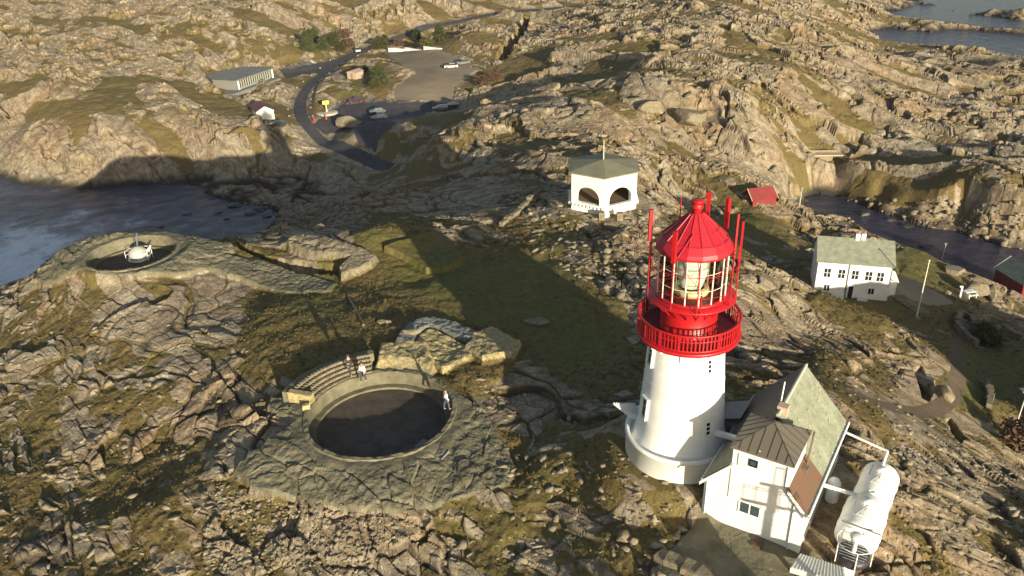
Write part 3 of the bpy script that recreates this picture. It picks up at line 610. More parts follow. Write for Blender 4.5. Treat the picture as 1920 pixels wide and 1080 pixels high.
for k in range(20):
    a = 2*PI*k/20; m_ = Matrix.Rotation(a, 4, 'Z'); part('walkway_bracket', MB().tube(m_@Vector((1.58, 0, 9.7)), m_@Vector((2.2, 0, 10.4)), .035, 5), Mred, lh)
gm = bpy.data.materials.new('lantern_glass'); gm.use_nodes = True; n_ = gm.node_tree.nodes; l = gm.node_tree.links
tr = n_.new('ShaderNodeBsdfTransparent'); tr.inputs[0].default_value = (.93, .97, .95, 1); gl = n_.new('ShaderNodeBsdfGlossy'); gl.inputs['Roughness'].default_value = .04
fz_ = n_.new('ShaderNodeFresnel'); fz_.inputs[0].default_value = 1.5; mx = n_.new('ShaderNodeMixShader'); l.new(fz_.outputs[0], mx.inputs[0]); l.new(tr.outputs[0], mx.inputs[1]); l.new(gl.outputs[0], mx.inputs[2]); l.new(mx.outputs[0], n_['Material Output'].inputs[0])
lan = part('lantern_glazing', MB().lathe([(1.82, 10.6), (1.82, 13.4)], 16, smooth=False), gm, lh)
mb = MB()
for k in range(16):
    a = 2*PI*k/16; x, y = 1.83*math.cos(a), 1.83*math.sin(a); mb.tube((x, y, 10.56), (x, y, 13.42), .04, 6)
for z in (11.5, 12.45):
    for k in range(16):
        a = 2*PI*k/16; b_ = 2*PI*(k+1)/16; mb.tube((1.83*math.cos(a), 1.83*math.sin(a), z), (1.83*math.cos(b_), 1.83*math.sin(b_), z), .018, 4)
part('glazing_bar', mb, M('pinkish_white_paint', (.75, .58, .50), .5), lh)
part('sill', MB().lathe([(1.7, 10.56), (1.92, 10.56), (1.92, 10.68), (1.7, 10.68)], 64), Mred, lh)
part('lantern_floor', MB().lathe([(.01, 10.6), (1.7, 10.6)], 48), Mdkred, lh)
lens = M('green_lens_glass', (.62, .66, .54), .05, spec=.9)
pr_ = []
for k in range(22):
    z = 11.0+k*.1; r_ = .82-.012*abs(k-11)**1.3; pr_ += [(r_, z), (r_+.05, z+.05), (r_-.02, z+.09)]
lp = part('lens', MB().lathe(pr_, 32, smooth=False), lens, lh)
part('lens_base', MB().lathe([(.6, 10.6), (.95, 10.66), (1.0, 10.8), (.95, 10.98), (.7, 11.0)], 32), M('bright_brass', (.85, .72, .38), .3, .5), lh)
mb = MB()
for k in range(8):
    a = 2*PI*k/8+.2; mb.tube((.9*math.cos(a), .9*math.sin(a), 10.95), (.9*math.cos(a), .9*math.sin(a), 13.2), .025, 5)
part('lens_frame', mb, M('brass', (.5, .42, .2), .35, .6), lh)
mb = MB(); NF = 16
mb.lathe([(2.02, 13.3), (2.06, 13.42), (1.98, 13.62), (1.72, 13.95), (.42, 15.2), (.30, 15.3)], NF, smooth=False)
mb.lathe([(1.8, 13.38), (2.03, 13.30)], NF, smooth=False)
rf = part('roof', mb, Mredroof, lh)
mb = MB()
for k in range(NF):
    a = 2*PI*k/NF; m_ = Matrix.Rotation(a, 4, 'Z'); mb.tube(m_@Vector((1.75, 0, 13.96)), m_@Vector((.40, 0, 15.24)), .028, 4)
for r_, z in ((1.74, 13.96), (1.2, 14.47)):
    mb.lathe([(r_, z), (r_+.03, z+.02), (r_, z+.05)], NF, smooth=False)
a = math.radians(-118); m_ = Matrix.Rotation(a, 4, 'Z'); mb.tube(m_@Vector((2.1, -.3, 13.5)), m_@Vector((1.2, .2, 14.55)), .035, 5)
part('roof_rib', mb, Mredroof, rf)
part('cap', MB().lathe([(.22, 15.2), (.24, 15.36), (.26, 15.4), (.26, 15.55), (.34, 15.57), (.34, 15.62), (.29, 15.64), (.29, 15.9), (.35, 15.91), (.33, 15.97), (.01, 16.0)], 32), Mred, lh)
# tall aerial rods standing on the walkway
rods = [(182, 15.55, 1), (150, 13.6, 0), (232, 15.05, 1), (98, 15.25, 0), (62, 15.6, 1), (34, 15.5, 1), (12, 14.9, 2), (-18, 15.0, 2), (-45, 13.4, 0), (-90, 11.6, 0), (265, 13.3, 0)]
for adeg, zt, k in rods:
    a = math.radians(adeg); m_ = Matrix.Translation((2.38*math.cos(a), 2.38*math.sin(a), 0)) @ Matrix.Rotation(a, 4, 'Z')
    mb = MB(); mb.tube(m_@Vector((0, 0, 10.5)), m_@Vector((0, 0, zt)), .035, 6)
    if k == 1: mb.box(-.08, .12, -.10, .10, zt-1.75, zt, m_)
    if k == 2: mb.box(-.05, .06, -.06, .06, zt-2.6, zt, m_)
    part('aerial', mb, Mred, lh)
mb = MB()
for z in (11.4, 12.6):
    for k in range(24):
        a = 2*PI*k/24; b_ = 2*PI*(k+1)/24; mb.tube((2.38*math.cos(a), 2.38*math.sin(a), z), (2.38*math.cos(b_), 2.38*math.sin(b_), z), .018, 4)
for k in range(12):
    a = 2*PI*k/12; b_ = 2*PI*(k+1)/12; s_ = 1 if k % 2 else -1
    mb.tube((2.38*math.cos(a), 2.38*math.sin(a), 12.6-s_*.6), (2.38*math.cos(b_), 2.38*math.sin(b_), 12.6+s_*.6-.2), .016, 4)
part('guard_rail', mb, Mred, lh)
def wall_r(z): return 2.5-(2.5-2.08)*(z-2.4)/5.5
def tower_window(adeg, z, w_, h_, panes, frame=True):
    a = math.radians(adeg); r_ = wall_r(z); m_ = Matrix.Rotation(a, 4, 'Z')@Matrix.Translation((r_, 0, z))@Matrix.Rotation(-.076, 4, 'Y')
    mb = MB()
    if frame:
        for y0, y1, z0, z1 in ((-w_-.12, -w_, -h_-.1, h_+.1), (w_, w_+.12, -h_-.1, h_+.1), (-w_, w_, h_, h_+.1), (-w_, w_, -h_-.1, -h_)): mb.box(-.15, .14, y0, y1, z0, z1, m_)
    else: mb.box(-.1, .015, -w_-.05, w_+.05, -h_-.05, h_+.05, m_)
    f = part('window', mb, Mwhite, lh)
    mb = MB()
    for k in range(panes):
        z0 = -h_+2*h_*k/panes; mb.box(-.12, .03, -w_, w_, z0+.04, z0+2*h_/panes-.04, m_)
    part('pane', mb, Mdark, f)
tower_window(-162, 3.55, .22, .62, 2); tower_window(-165, 7.05, .22, .62, 2); tower_window(-65, 3.0, .11, .42, 3, False); tower_window(-66, 7.0, .09, .42, 3, False)
for ad in (-112, -84):
    a = math.radians(ad); m_ = Matrix.Rotation(a, 4, 'Z'); part('pipe_stub', MB().tube(m_@Vector((2.12, 0, 7.3)), m_@Vector((2.12, 0, 7.7)), .03, 5), Mgrey, lh)
# corrugated canopy on the left of the plinth, facing the rear door
p0, p1, p2, p3 = [at(*p)-LH for p in ((1149, 757, 2.1), (1191, 757, 2.1), (1212, 790, 1.45), (1184, 784, 1.5))]
mb = MB().slab([p0, p1, p2, p3], .12)
part('canopy', mb, Mcanopy, lh)
mb = MB()
for k in range(9):
    q = p0+(p1-p0)*(k+.5)/9; e = (p2-p1)*.06; mb.tube(q+e+(0, 0, .03), q-e*.5+(0, 0, .03), .055, 6)
    mb.tube(q+e*.8+(0, 0, .01), q*.35+(p3+(p2-p3)*(k+.5)/9)*.65+(0, 0, .02), .03, 5)
part('canopy_rib', mb, Mcanopy, lh)
e0, e1 = at(1332, 808, 2.4)-LH, at(1381, 822, 2.6)-LH
mb = MB(); m_ = Matrix.Translation(Vector((e0+e1)/2)) @ Vector(e1-e0).to_track_quat('X', 'Z').to_matrix().to_4x4(); L_ = float(np.linalg.norm(e1-e0))/2
mb.box(-L_, L_, -.14, .14, -.12, .12, m_); part('connecting_duct', mb, Mwhite, lh)
# ------------------------------------------------------------------ fog signal house in front of the lighthouse
U = np.array([.836, -.549, 0]); V = np.array([.549, .836, 0]); O = np.array([10.15, 33.95, 0])
ang = math.atan2(U[1], U[0])
fh = thing('fog_signal_house', 'white timber house with steep slate roof and small square turret beside the lighthouse', 'house', (O[0], O[1], 0), ang)
# local coordinates: x along the front wall, y to the back, z up
Wd, Ln, zb, ze, zr, ov = 5.35, 8.7, -1.35, 1.75, 4.75, .22
mb = MB()
gx = Wd/2
for y in (0, Ln):
    pts = [(0, y, zb), (Wd, y, zb), (Wd, y, ze), (gx, y, zr-.12), (0, y, ze)]
    mb.add(pts, [(0, 1, 2, 3, 4) if y == 0 else (4, 3, 2, 1, 0)])
mb.add([(0, 0, zb), (0, Ln, zb), (0, Ln, ze), (0, 0, ze)], [(3, 2, 1, 0)][::-1]); mb.add([(Wd, 0, zb), (Wd, Ln, zb), (Wd, Ln, ze), (Wd, 0, ze)], [(0, 1, 2, 3)])
part('wall', mb, Mwhite, fh)
mb = MB()
for k in range(24):
    z = zb+.2+k*.135
    if z < ze-.1: mb.box(-.012, Wd+.012, -.014, -.002, z, z+.012)
part('cladding_line', mb, M('white_board_joint', (.66, .66, .60), .6), fh)
sl_ = (zr-ze)/gx
def slope(x): return ze+sl_*(x if x < gx else Wd-x)
def roofpiece(name, x0, x1, y0, y1, mt, th=.12, lift=0, parent=fh, label=None):
    pts = [(x0, y0, slope(x0)+lift), (x1, y0, slope(x1)+lift), (x1, y1, slope(x1)+lift), (x0, y1, slope(x0)+lift)]
    return part(name, MB().slab([(a, b, c+th) for a, b, c in pts], th), mt, parent, label)
tx0, tx1, ty = 1.35, 4.35, 3.1
roofpiece('roof', gx, Wd+ov, ty+.05, Ln+.2, Mslate, label='mossy green slate right roof slope')
roofpiece('roof', tx1+.01, Wd+ov, -.2, ty+.04, Mrust, lift=.01, label='rust stained brown metal roof strip beside the turret')
o_ = roofpiece('roof', -ov, gx, ty+.05, Ln+.2, Mcorr, label='shaded grey sheet metal left roof slope')
roofpiece('roof', -ov, tx0+.0, -.2, ty+.04, Mslate, lift=.01, label='mossy front strip of the left roof slope')
mb = MB()
for k in range(22):
    y = ty+.2+k*.26
    mb.tube((-ov, y, slope(-ov)+.14), (gx-.05, y, slope(gx-.05)+.14), .035, 4)
part('roof_corrugation', mb, Mcorr, o_)
rr_ = random.Random(5); mb = MB()
for k in range(70):
    x = rr_.uniform(gx+.3, Wd+.1); y = rr_.uniform(ty+.3, Ln); s_ = rr_.uniform(.03, .06); z = slope(x)+.125
    mb.box(-s_, s_, -s_*1.4, s_*1.4, -.01, .03, Matrix.Translation((x, y, z))@Matrix.Rotation(math.atan(sl_), 4, 'Y')@Matrix.Rotation(rr_.uniform(0, 3), 4, 'Z'))
part('moss_cover', mb, M('pale_moss', (.33, .32, .22), .95), fh)['kind'] = 'stuff'
part('ridge_cap', MB().tube((gx, ty, zr+.12), (gx, Ln+.22, zr+.12), .10, 8), M('pale_ridge', (.42, .42, .34), .8), fh)
mb = MB(); mb.box(Wd+.02, Wd+.12, -.24, Ln+.24, ze-.2, ze+.02); mb.box(-.14, -.02, -.24, Ln+.24, ze-.2, ze+.02); part('fascia', mb, Mwhite, fh)
mb = MB()
for sx, x0, x1 in ((1, -ov, tx0), (-1, Wd+ov, tx1)):
    a_, b_ = (x0, -.24, slope(x0)+.05), (x1, -.24, slope(x1)+.05); part('bargeboard', MB().slab([a_, b_, (b_[0], -.24, b_[2]-.22), (a_[0], -.24, a_[2]-.22)], .03), Mwhite, fh)
mb = MB(); mb.tube((Wd+.22, -.2, ze), (Wd+.22, Ln+.2, ze), .07, 8); part('gutter', mb, Mwhite, fh)
for x in (.15, 4.75): part('downpipe', MB().tube((x, -.06, zb), (x, -.06, slope(x)-.25), .035, 6), M('grey_white_pipe', (.6, .6, .56), .5), fh)
# turret
tz = 4.45
tur = part('turret', MB().box(tx0, tx1, -.05, ty, 1.0, tz), Mwhite, fh)
mb = MB(); e = .14; cxm, cym = (tx0+tx1)/2, ty/2
C4 = [(tx0-e, -.05-e, tz), (tx1+e, -.05-e, tz), (tx1+e, ty+e, tz), (tx0-e, ty+e, tz)]
ap = (cxm, cym, tz+1.05)
mb.add(C4+[ap]+[(x, y, z-.1) for x, y, z in C4], [(0, 1, 4), (1, 2, 4), (2, 3, 4), (3, 0, 4), (0, 5, 6, 1), (1, 6, 7, 2), (2, 7, 8, 3), (3, 8, 5, 0), (8, 7, 6, 5)])
tr_ = part('turret_roof', mb, Mbrown, tur)
mb = MB()
for i in range(4):
    a_ = Vector(C4[i]); b_ = Vector(C4[(i+1) % 4]); apx = Vector(ap); mid = (a_+b_)/2
    mb.tube(a_, apx, .03, 4)
    for t in (.14, .28, .42, .58, .72, .86):
        p = a_.lerp(b_, t); f = 1-abs(t-.5)*2; mb.tube(p+Vector((0, 0, .01)), p.lerp(apx if abs(t-.5) < .01 else mid.lerp(apx, 1).lerp(a_.lerp(b_, t), 0), 0)+(apx-mid)*f+Vector((0, 0, .01)), .02, 4)
part('standing_seam', mb, M('dark_seam', (.05, .045, .04), .6), tr_)
def fwin(x, z, w_, h_, n, parent, y=-.05, mt=Mwhite):
    mb = MB(); mb.box(x-w_-.09, x-w_, y-.05, y, z-h_-.09, z+h_+.09); mb.box(x+w_, x+w_+.09, y-.05, y, z-h_-.09, z+h_+.09); mb.box(x-w_, x+w_, y-.05, y, z+h_, z+h_+.09); mb.box(x-w_, x+w_, y-.05, y, z-h_-.09, z-h_)
    for k in range(1, n): mb.box(x-w_+2*w_*k/n-.035, x-w_+2*w_*k/n+.035, y-.045, y, z-h_, z+h_)
    f = part('window', mb, mt, parent); part('pane', MB().box(x-w_, x+w_, y-.03, y-.006, z-h_, z+h_), M('house_glass', (.05, .07, .08), .12), f)
fwin(2.45, 3.75, .14, .14, 1, fh, -.05, Mdark)
fwin(2.55, .75, .52, .42, 2, fh, 0)
mb = MB().tube((1.65, -.07, 3.3), (1.65, -.07, 4.1), .02, 5); mb.tube((4.15, -.07, 2.9), (4.15, -.07, 4.2), .03, 5); part('wire', mb, Mgrey, fh)
mb = MB().tube((tx1+.25, ty-.5, slope(tx1+.25)), (tx1+.35, ty-.4, tz+.35), .06, 6); mb.box(tx1+.05, tx1+.45, ty-1.2, ty-.8, slope(tx1+.3)-.1, slope(tx1+.3)+.35); part('vent_box', mb, M('brown_box', (.12, .09, .07), .7), fh)
mb = MB().box(gx-.2, gx+.35, ty+.5, ty+1.0, zr-.4, zr+.35); ch = part('chimney', mb, M('pinkish_mortar', (.50, .38, .30), .9, ncol=(.36, .26, .2), nscale=3), fh)
part('flue', MB().tube((gx-.2, ty+1.2, zr), (gx-.15, ty+1.25, zr+1.5), .04, 6), Mwhite, ch)
mb = MB().box(0, .12, -.05, 0, zb, zb+.5); mb.box(-.05, 3.3, -.12, 0, zb-.05, zb+.32); part('foundation', mb, Mconc, fh)
mb = MB().box(-1.2, 0, Ln-3.5, Ln-1.6, zb, ze+.2); mb.add([(-1.3, Ln-3.6, ze+.1), (.2, Ln-3.6, ze+.75), (.2, Ln-1.5, ze+.75), (-1.3, Ln-1.5, ze+.1)], [(0, 1, 2, 3)]); part('porch', mb, Mcorr, fh)
part('cistern', MB().lathe([(.36, -1.4), (.36, .2), (.25, .4), (.01, .5)], 24), Mwhite, fh).location = (Wd+.5, 5.0, 0)
# ------------------------------------------------------------------ the two white tanks
A_ = at(1652, 893, .15); B_ = at(1604, 1012, .15); dA = (B_-A_)/np.linalg.norm(B_-A_); side = np.array([-dA[1], dA[0], 0])
def tank(p, q, r, label):
    p = np.array(p); q = np.array(q); L_ = float(np.linalg.norm(q-p)); t = thing('storage_tank', label, 'tank', tuple(p), math.atan2(q[1]-p[1], q[0]-p[0]), 'white tanks beside the fog signal house')
    mb = MB(); prof = [(.01, -.42), (r*.45, -.37), (r*.75, -.25), (r*.93, -.1), (r, .05), (r, L_-.05), (r*.93, L_+.1), (r*.75, L_+.25), (r*.45, L_+.37), (.01, L_+.42)]
    mb.lathe(prof, 40); mb.v = [(z, x, y) for x, y, z in mb.v]; part('shell', mb, Mwhite, t)
    mb = MB()
    for s_ in (.25, .75): mb.lathe([(r+.004, L_*s_-.03), (r+.03, L_*s_-.02), (r+.03, L_*s_+.02), (r+.004, L_*s_+.03)], 40)
    mb.v = [(z, x, y) for x, y, z in mb.v]; part('band', mb, Mwhite, t)
    for s_ in (.2, .8): part('cradle', MB().box(L_*s_-.15, L_*s_+.15, -r*.8, r*.8, -2.0, -r*.62), Mconc, t)
    mb = MB().lathe([(.26, r-.06), (.26, r+.16), (.32, r+.16), (.32, r+.22), (.01, r+.24)], 20); mb.v = [(x+L_*.35, y, z) for x, y, z in mb.v]; part('manhole', mb, Mwhite, t)
    mb = MB().tube((L_*.55, .1, r-.03), (L_*.55, .1, r+.35), .05, 6); mb.tube((L_*.55, .1, r+.33), (L_*.9, -.3, r+.2), .04, 6); mb.tube((L_*.12, -.5, r*.85), (L_*.5, -.5, r*.86), .035, 6); part('pipe', mb, Mmetal, t)
    return t
md = (A_+B_)/2
tank(A_, md-dA*.25, .98, 'upper white horizontal tank, farther from the frame edge, beside the slate roof')
tank(md+dA*.30-side*.05, B_-dA*.1, 1.08, 'lower white horizontal tank nearest the round black hatch')
pf = thing('pipework', 'white pipe frame linking the right eave of the house to the tanks', 'pipe')
e1 = O+U*(Wd+.25)+V*7.9+(0, 0, 1.7); e2 = O+U*(Wd+.25)+V*2.8+(0, 0, 1.55)
mb = MB(); pA = at(1664, 846, 1.7); pB = A_+dA*.9+np.array([0, 0, .95]); mb.tube(e1, pA, .08, 8); mb.tube(pA, pB, .08, 8); part('upper_pipe', mb, Mwhite, pf)
mb = MB().tube(e2, md+np.array([0, 0, .5]), .11, 8); mb.lathe([(.16, 0), (.16, .12)], 12); mb.v[-24:] = [(x+float(md[0]), y+float(md[1]), z+float(md[2])+.9) for x, y, z in mb.v[-24:]]; part('lower_pipe', mb, Mwhite, pf)
# round black hatch with white cage
hp = at(1600, 1036, .2)
ht = thing('horn_platform', 'round black grated platform with white pole and cage rail at the tank end', 'platform', tuple(hp), ang)
part('disc', MB().lathe([(.01, .0), (.78, 0), (.8, -.35), (.72, -.5)], 36), Mblack, ht)
mb = MB()
for k in range(-3, 4): w_ = math.sqrt(.72**2-(k*.2)**2); mb.box(-w_, w_, k*.2-.02, k*.2+.02, .01, .03)
part('grate', mb, Mmetal, ht)
part('post', MB().tube((0, .05, .0), (.0, .1, .95), .11, 12, .09), Mwhite, ht)
mb = MB().lathe([(.01, .95), (.30, 1.0), (.34, 1.12), (.2, 1.2), (.01, 1.2)], 20); part('bowl', mb, Mwhite, ht)
mb = MB()
for k in range(16):
    a = 2*PI*k/16; b_ = 2*PI*(k+1)/16; mb.tube((.88*math.cos(a), .88*math.sin(a), .75), (.88*math.cos(b_), .88*math.sin(b_), .75), .025, 5)
for k in range(5): a = 2*PI*k/5; mb.tube((.88*math.cos(a), .88*math.sin(a), -.5), (.88*math.cos(a), .88*math.sin(a), .75), .03, 5)
part('cage_rail', mb, Mwhite, ht)
part('leg', MB().box(-.25, .25, -.4, .1, -2.2, -.45), Mwhite, ht)
part('arm', MB().tube((-.9, 1.0, .9), (1.0, .9, .9), .04, 6), Mgrey, ht)
wp = [at(*p) for p in ((1500, 1038, -.35), (1482, 1064, -.35), (1588, 1096, -.35), (1582, 1064, -.35))]
mb = MB().slab(wp, .35); wk = mb.build('walkway', M('pale_ribbed_deck', (.60, .60, .52), .6)); tag(wk, 'pale ribbed walkway along the bottom edge in front of the house corner', 'walkway')
mb = MB()
for k in range(16):
    t = (k+.5)/16; a_ = wp[0]+(wp[3]-wp[0])*t; b_ = wp[1]+(wp[2]-wp[1])*t; mb.tube(a_+(0, 0, .02), b_+(0, 0, .02), .025, 4)
part('rib', mb, Mwhite, wk)
# hatch in the yard
h0 = on(1420, 1022); hb = MB().box(-.28, .28, -.22, .22, 0, .12).build('hatch_cover', M('rusty_hatch', (.10, .05, .03), .8)); hb.location = tuple(h0); hb.rotation_euler = (0, 0, ang); tag(hb, 'small rusty square hatch cover on the yard slab below the house', 'hatch')
# signal mast inferred from its shadow and unseen hut added just below the frame; their shadows fall on the house front and yard
sh = np.array([math.sin(SAZ), -math.cos(SAZ), 0])
bm_ = np.array([13.17, 31.9, 0])+sh*10.4; zt = math.tan(SEL)*10.4
ms = thing('signal_mast', 'stout white signal mast with two railed platforms and a ladder below the yard', 'mast', (bm_[0], bm_[1], -1.3), SAZ)
part('pole', MB().tube((0, 0, 0), (0, 0, 4.1+zt), .15, 12), Mwhite, ms)
mb = MB()
for s_ in (-1, 1):
    x0, x1 = (.12, .85) if s_ > 0 else (-.85, -.12); za = 2.75+zt
    mb.box(x0, x1, -.4, .4, za-.06, za)
    for x in (x0, (x0+x1)/2, x1): mb.box(x-.018, x+.018, -.4, -.37, za, za+.95); mb.box(x-.018, x+.018, .37, .4, za, za+.95)
    mb.box(x0, x1, -.4, -.37, za+.9, za+.95); mb.box(x0, x1, .37, .4, za+.9, za+.95)
part('platform', mb, Mwhite, ms)
part('crosshead', MB().box(-.42, .42, -.3, .3, 4.0+zt, 4.1+zt), Mwhite, ms)
mb = MB()
for x in (-.03, .2): mb.box(x-.02, x+.02, -.02, .02, 2.4+zt, 5.3+zt)
mb.box(-.03, .2, -.03, .03, 5.22+zt, 5.3+zt); part('ladder', mb, Mmetal, ms)
cb = at(1345, 1045, -1.2)+sh*9.5
ek = thing('shadow_caster_hut', 'unseen flat roofed hut added below the yard to cast a shadow', 'hut', (cb[0], cb[1], -1.4), math.atan2(sh[1], sh[0])+PI/2)
part('body', MB().box(-1.0, 1.0, -1, 1, 0, 2.55), Mwhite, ek); part('roof', MB().box(-1.1, 1.1, -1.1, 1.1, 2.553, 2.65), Mcorr, ek); part('door', MB().box(-.4, .4, -1.04, -1.003, 0, 2.0), Mgrey, ek)
# ------------------------------------------------------------------ hexagonal pavilion
GC = np.array([11.35, 91.0]); GR = 4.4; gz0 = -4.15; gz1 = .55
pav = thing('pavilion', 'white six sided stone pavilion with arched openings and low grey roof on the knoll', 'pavilion', (GC[0], GC[1], gz0), 0)
Mp = M('whitewashed_stone', (.84, .83, .77), .85, ncol=(.70, .68, .58), nscale=2.5, bump=.8)
angs = [math.radians(-94+60*k) for k in range(6)]
cor = [(GR*math.cos(a), GR*math.sin(a)) for a in angs]; hh_ = gz1-gz0
for k in range(6):
    p = Vector((*cor[k], 0)); q = Vector((*cor[(k+1) % 6], 0)); d = (q-p).normalized(); nrm = Vector((d.y, -d.x, 0)); L_ = (q-p).length
    # arched wall panel: outline with opening
    ax0, ax1, az0, az1 = L_*.14, L_*.84, 1.05, 1.7; r_ = (ax1-ax0)/2; xc = (ax0+ax1)/2
    arch = [(xc-r_*math.cos(PI*i/14), az1+r_*.92*math.sin(PI*i/14)) for i in range(15)]
    inner = [(ax0, az0)]+arch+[(ax1, az0)]
    def P3(x, z, t): return tuple(p+d*x-nrm*t+Vector((0, 0, z)))
    if 1 <= k <= 4:
        mb = MB(); mb.add([P3(0, 0, 0), P3(L_, 0, 0), P3(L_, hh_, 0), P3(0, hh_, 0)], [(0, 1, 2, 3)]); mb.add([P3(0, 0, .3), P3(L_, 0, .3), P3(L_, hh_, .3), P3(0, hh_, .3)], [(3, 2, 1, 0)]); part('wall', mb, Mp, pav); continue
    mb = MB()
    for t, flip in ((0, False), (.55, True)):
        vs = []; fs = []
        # left jamb, right jamb, below, above (strips to the top)
        quads_ = [[(0, 0), (ax0, 0), (ax0, hh_), (0, hh_)], [(ax1, 0), (L_, 0), (L_, hh_), (ax1, hh_)], [(ax0, 0), (ax1, 0), (ax1, az0), (ax0, az0)]]
        for (xa, za), (xb, zb_) in zip(arch[:-1], arch[1:]): quads_.append([(xa, za), (xb, zb_), (xb, hh_), (xa, hh_)])
        for qd in quads_:
            v4 = [P3(x, z, t) for x, z in qd]
            mb.add(v4 if not flip else v4[::-1], [(0, 1, 2, 3)])
    for (xa, za), (xb, zb_) in zip(inner, inner[1:]+inner[:1]): mb.add([P3(xa, za, 0), P3(xa, za, .55), P3(xb, zb_, .55), P3(xb, zb_, 0)], [(0, 1, 2, 3)])
    part('wall', mb, Mp, pav)
mb = MB(); e_ = 1.09
ring = [(x*e_, y*e_, hh_) for x, y in cor]; n6 = 6
mb.add(ring+[(0, 0, hh_+.75)]+[(x, y, z-.14) for x, y, z in ring], [(k, (k+1) % 6, 6) for k in range(6)]+[(k, 7+k, 7+(k+1) % 6, (k+1) % 6) for k in range(6)]+[tuple(range(7, 13))[::-1]])
part('roof', mb, M('olive_grey_felt', (.23, .22, .14), .9, ncol=(.17, .16, .10), nscale=.6), pav)
part('floor', MB().prism([(x*.92, y*.92) for x, y in cor], .1, .95), M('brown_floor', (.16, .11, .07), .9), pav)
mb = MB()
for k in range(6):
    p = Vector((*cor[k], 0)); q = Vector((*cor[(k+1) % 6], 0)); d = (q-p).normalized(); nrm = Vector((d.y, -d.x, 0))
    for i in range(9):
        c_ = p+d*((q-p).length*(i+.5)/9)+nrm*.12+Vector((0, 0, .78)); mb.box(-.16, .16, -.14, .14, -.14, .14, Matrix.Translation(c_)@Matrix.Rotation(angs[k], 4, 'Z'))
part('corbel', mb, Mp, pav)
mb = MB()
for k in (0,): mb.lathe([(.5, -1.6), (.72, -.6), (.62, .3), (.4, 1.0)], 16); mb.v = [(x+cor[0][0]*.97, y+cor[0][1]*.97, z) for x, y, z in mb.v]
part('buttress', mb, Mp, pav)
part('finial_pole', MB().tube((0, 0, hh_+.6), (0, 0, hh_+3.1), .07, 6, .05), M('cream_pole', (.55, .48, .32), .6), pav)
for px, py in ((1128, 412), (1162, 413)):
    g = on(px, py); o = MB().box(-.35, .35, -.3, .3, -.4, .95).build('stone_block', Mcliffstone); o.location = tuple(g)
    tag(o, 'squared pale stone block %s below the front corner of the pavilion' % ('left' if px < 1140 else 'right'), 'stone', 'stone blocks below the pavilion')
# ------------------------------------------------------------------ keeper's house
a_ = np.array([39.0, 91.35]); b_ = np.array([47.45, 88.95]); wv_ = b_-a_; WL = float(np.hypot(*wv_)); ka = math.atan2(wv_[1], wv_[0])
kh = thing('keeper_house', 'two storey white house with mossy slate roof in the valley by the inlet', 'house', (a_[0], a_[1], -18.2), ka)
DP, EV, RG = 6.2, 5.15, 7.1
mb = MB()
for x, fl_ in ((0, 1), (WL, 0)):
    f = [(x, 0, 0), (x, DP, 0), (x, DP, EV), (x, DP/2, RG-.1), (x, 0, EV)]; mb.add(f[::-1] if not fl_ else f, [(0, 1, 2, 3, 4)][:1])
mb.add([(0, 0, 0), (WL, 0, 0), (WL, 0, EV), (0, 0, EV)], [(0, 1, 2, 3)]); mb.add([(0, DP, 0), (WL, DP, 0), (WL, DP, EV), (0, DP, EV)], [(3, 2, 1, 0)])
part('wall', mb, Mwhite, kh)
mb = MB().slab([(-.25, -.3, EV-.15), (WL+.25, -.3, EV-.15), (WL+.25, DP/2, RG+.05), (-.25, DP/2, RG+.05)], .12); mb.slab([(-.25, DP+.3, EV-.15), (WL+.25, DP+.3, EV-.15), (WL+.25, DP/2, RG+.05), (-.25, DP/2, RG+.05)][::-1], .12)
rf2 = part('roof', mb, Mslate, kh)
mb = MB().box(-.05, .5, -.06, 0, .0, .001+EV-.2); mb = MB().box(0, WL, -.04, -.004, 2.25, 2.33); part('trim_board', mb, M('pale_grey_trim', (.6, .6, .56), .7), kh)  # trim board in one even pale grey
part('downpipe', MB().tube((3.75, -.08, .1), (3.75, -.08, EV-.2), .05, 6), Mgrey, kh)
for x, y in ((4.6, DP/2), (5.3, DP/2+.1)):
    chh = part('chimney', MB().box(x-.25, x+.25, y-.28, y+.28, RG-.6, RG+.75), Mwhite if x > 5 else Mp, rf2); part('chimney_pot', MB().tube((x, y, RG+.74), (x, y, RG+1.05), .12, 8), Mbrick, kh)
def kwin(x, z, w_, h_, rows):
    mb = MB(); mb.box(x-w_-.08, x+w_+.08, -.05, -.003, z-h_-.08, z+h_+.08); f = part('window', mb, Mwhite, kh)
    mb = MB()
    for s_ in (-1, 1):
        for r_ in range(rows):
            zz0 = z-h_+2*h_*r_/rows; mb.box(x+s_*w_*.5-w_*.40, x+s_*w_*.5+w_*.40, -.07, -.045, zz0+.04, zz0+2*h_/rows-.03)
    part('pane', mb, Mdark, f)
for x in (1.25, 2.95, 4.55, 6.15, 7.5): kwin(x, 3.45, .42, .62, 2)
for x in (1.45, 6.75): kwin(x, 1.35, .36, .42, 1)
mb = MB().box(3.9, 4.75, -.10, -.003, .05, 2.05); dr = part('door', mb, Mwhite, kh); part('doorway', MB().box(4.05, 4.6, -.13, -.095, .1, 1.85), Mdark, dr)
for x in (2.4, 5.2): part('step', MB().box(x, x+1.2, -.75, -.05, -.1, .38), M('pale_step', (.55, .55, .52), .8), kh)
mb = MB().box(WL+.0, WL+1.1, 1.4, 4.2, 0, 2.4); mb.slab([(WL, 1.2, 3.0), (WL+1.3, 1.2, 2.3), (WL+1.3, 4.4, 2.3), (WL, 4.4, 3.0)], .1); part('lean_to', mb, Mp, kh)
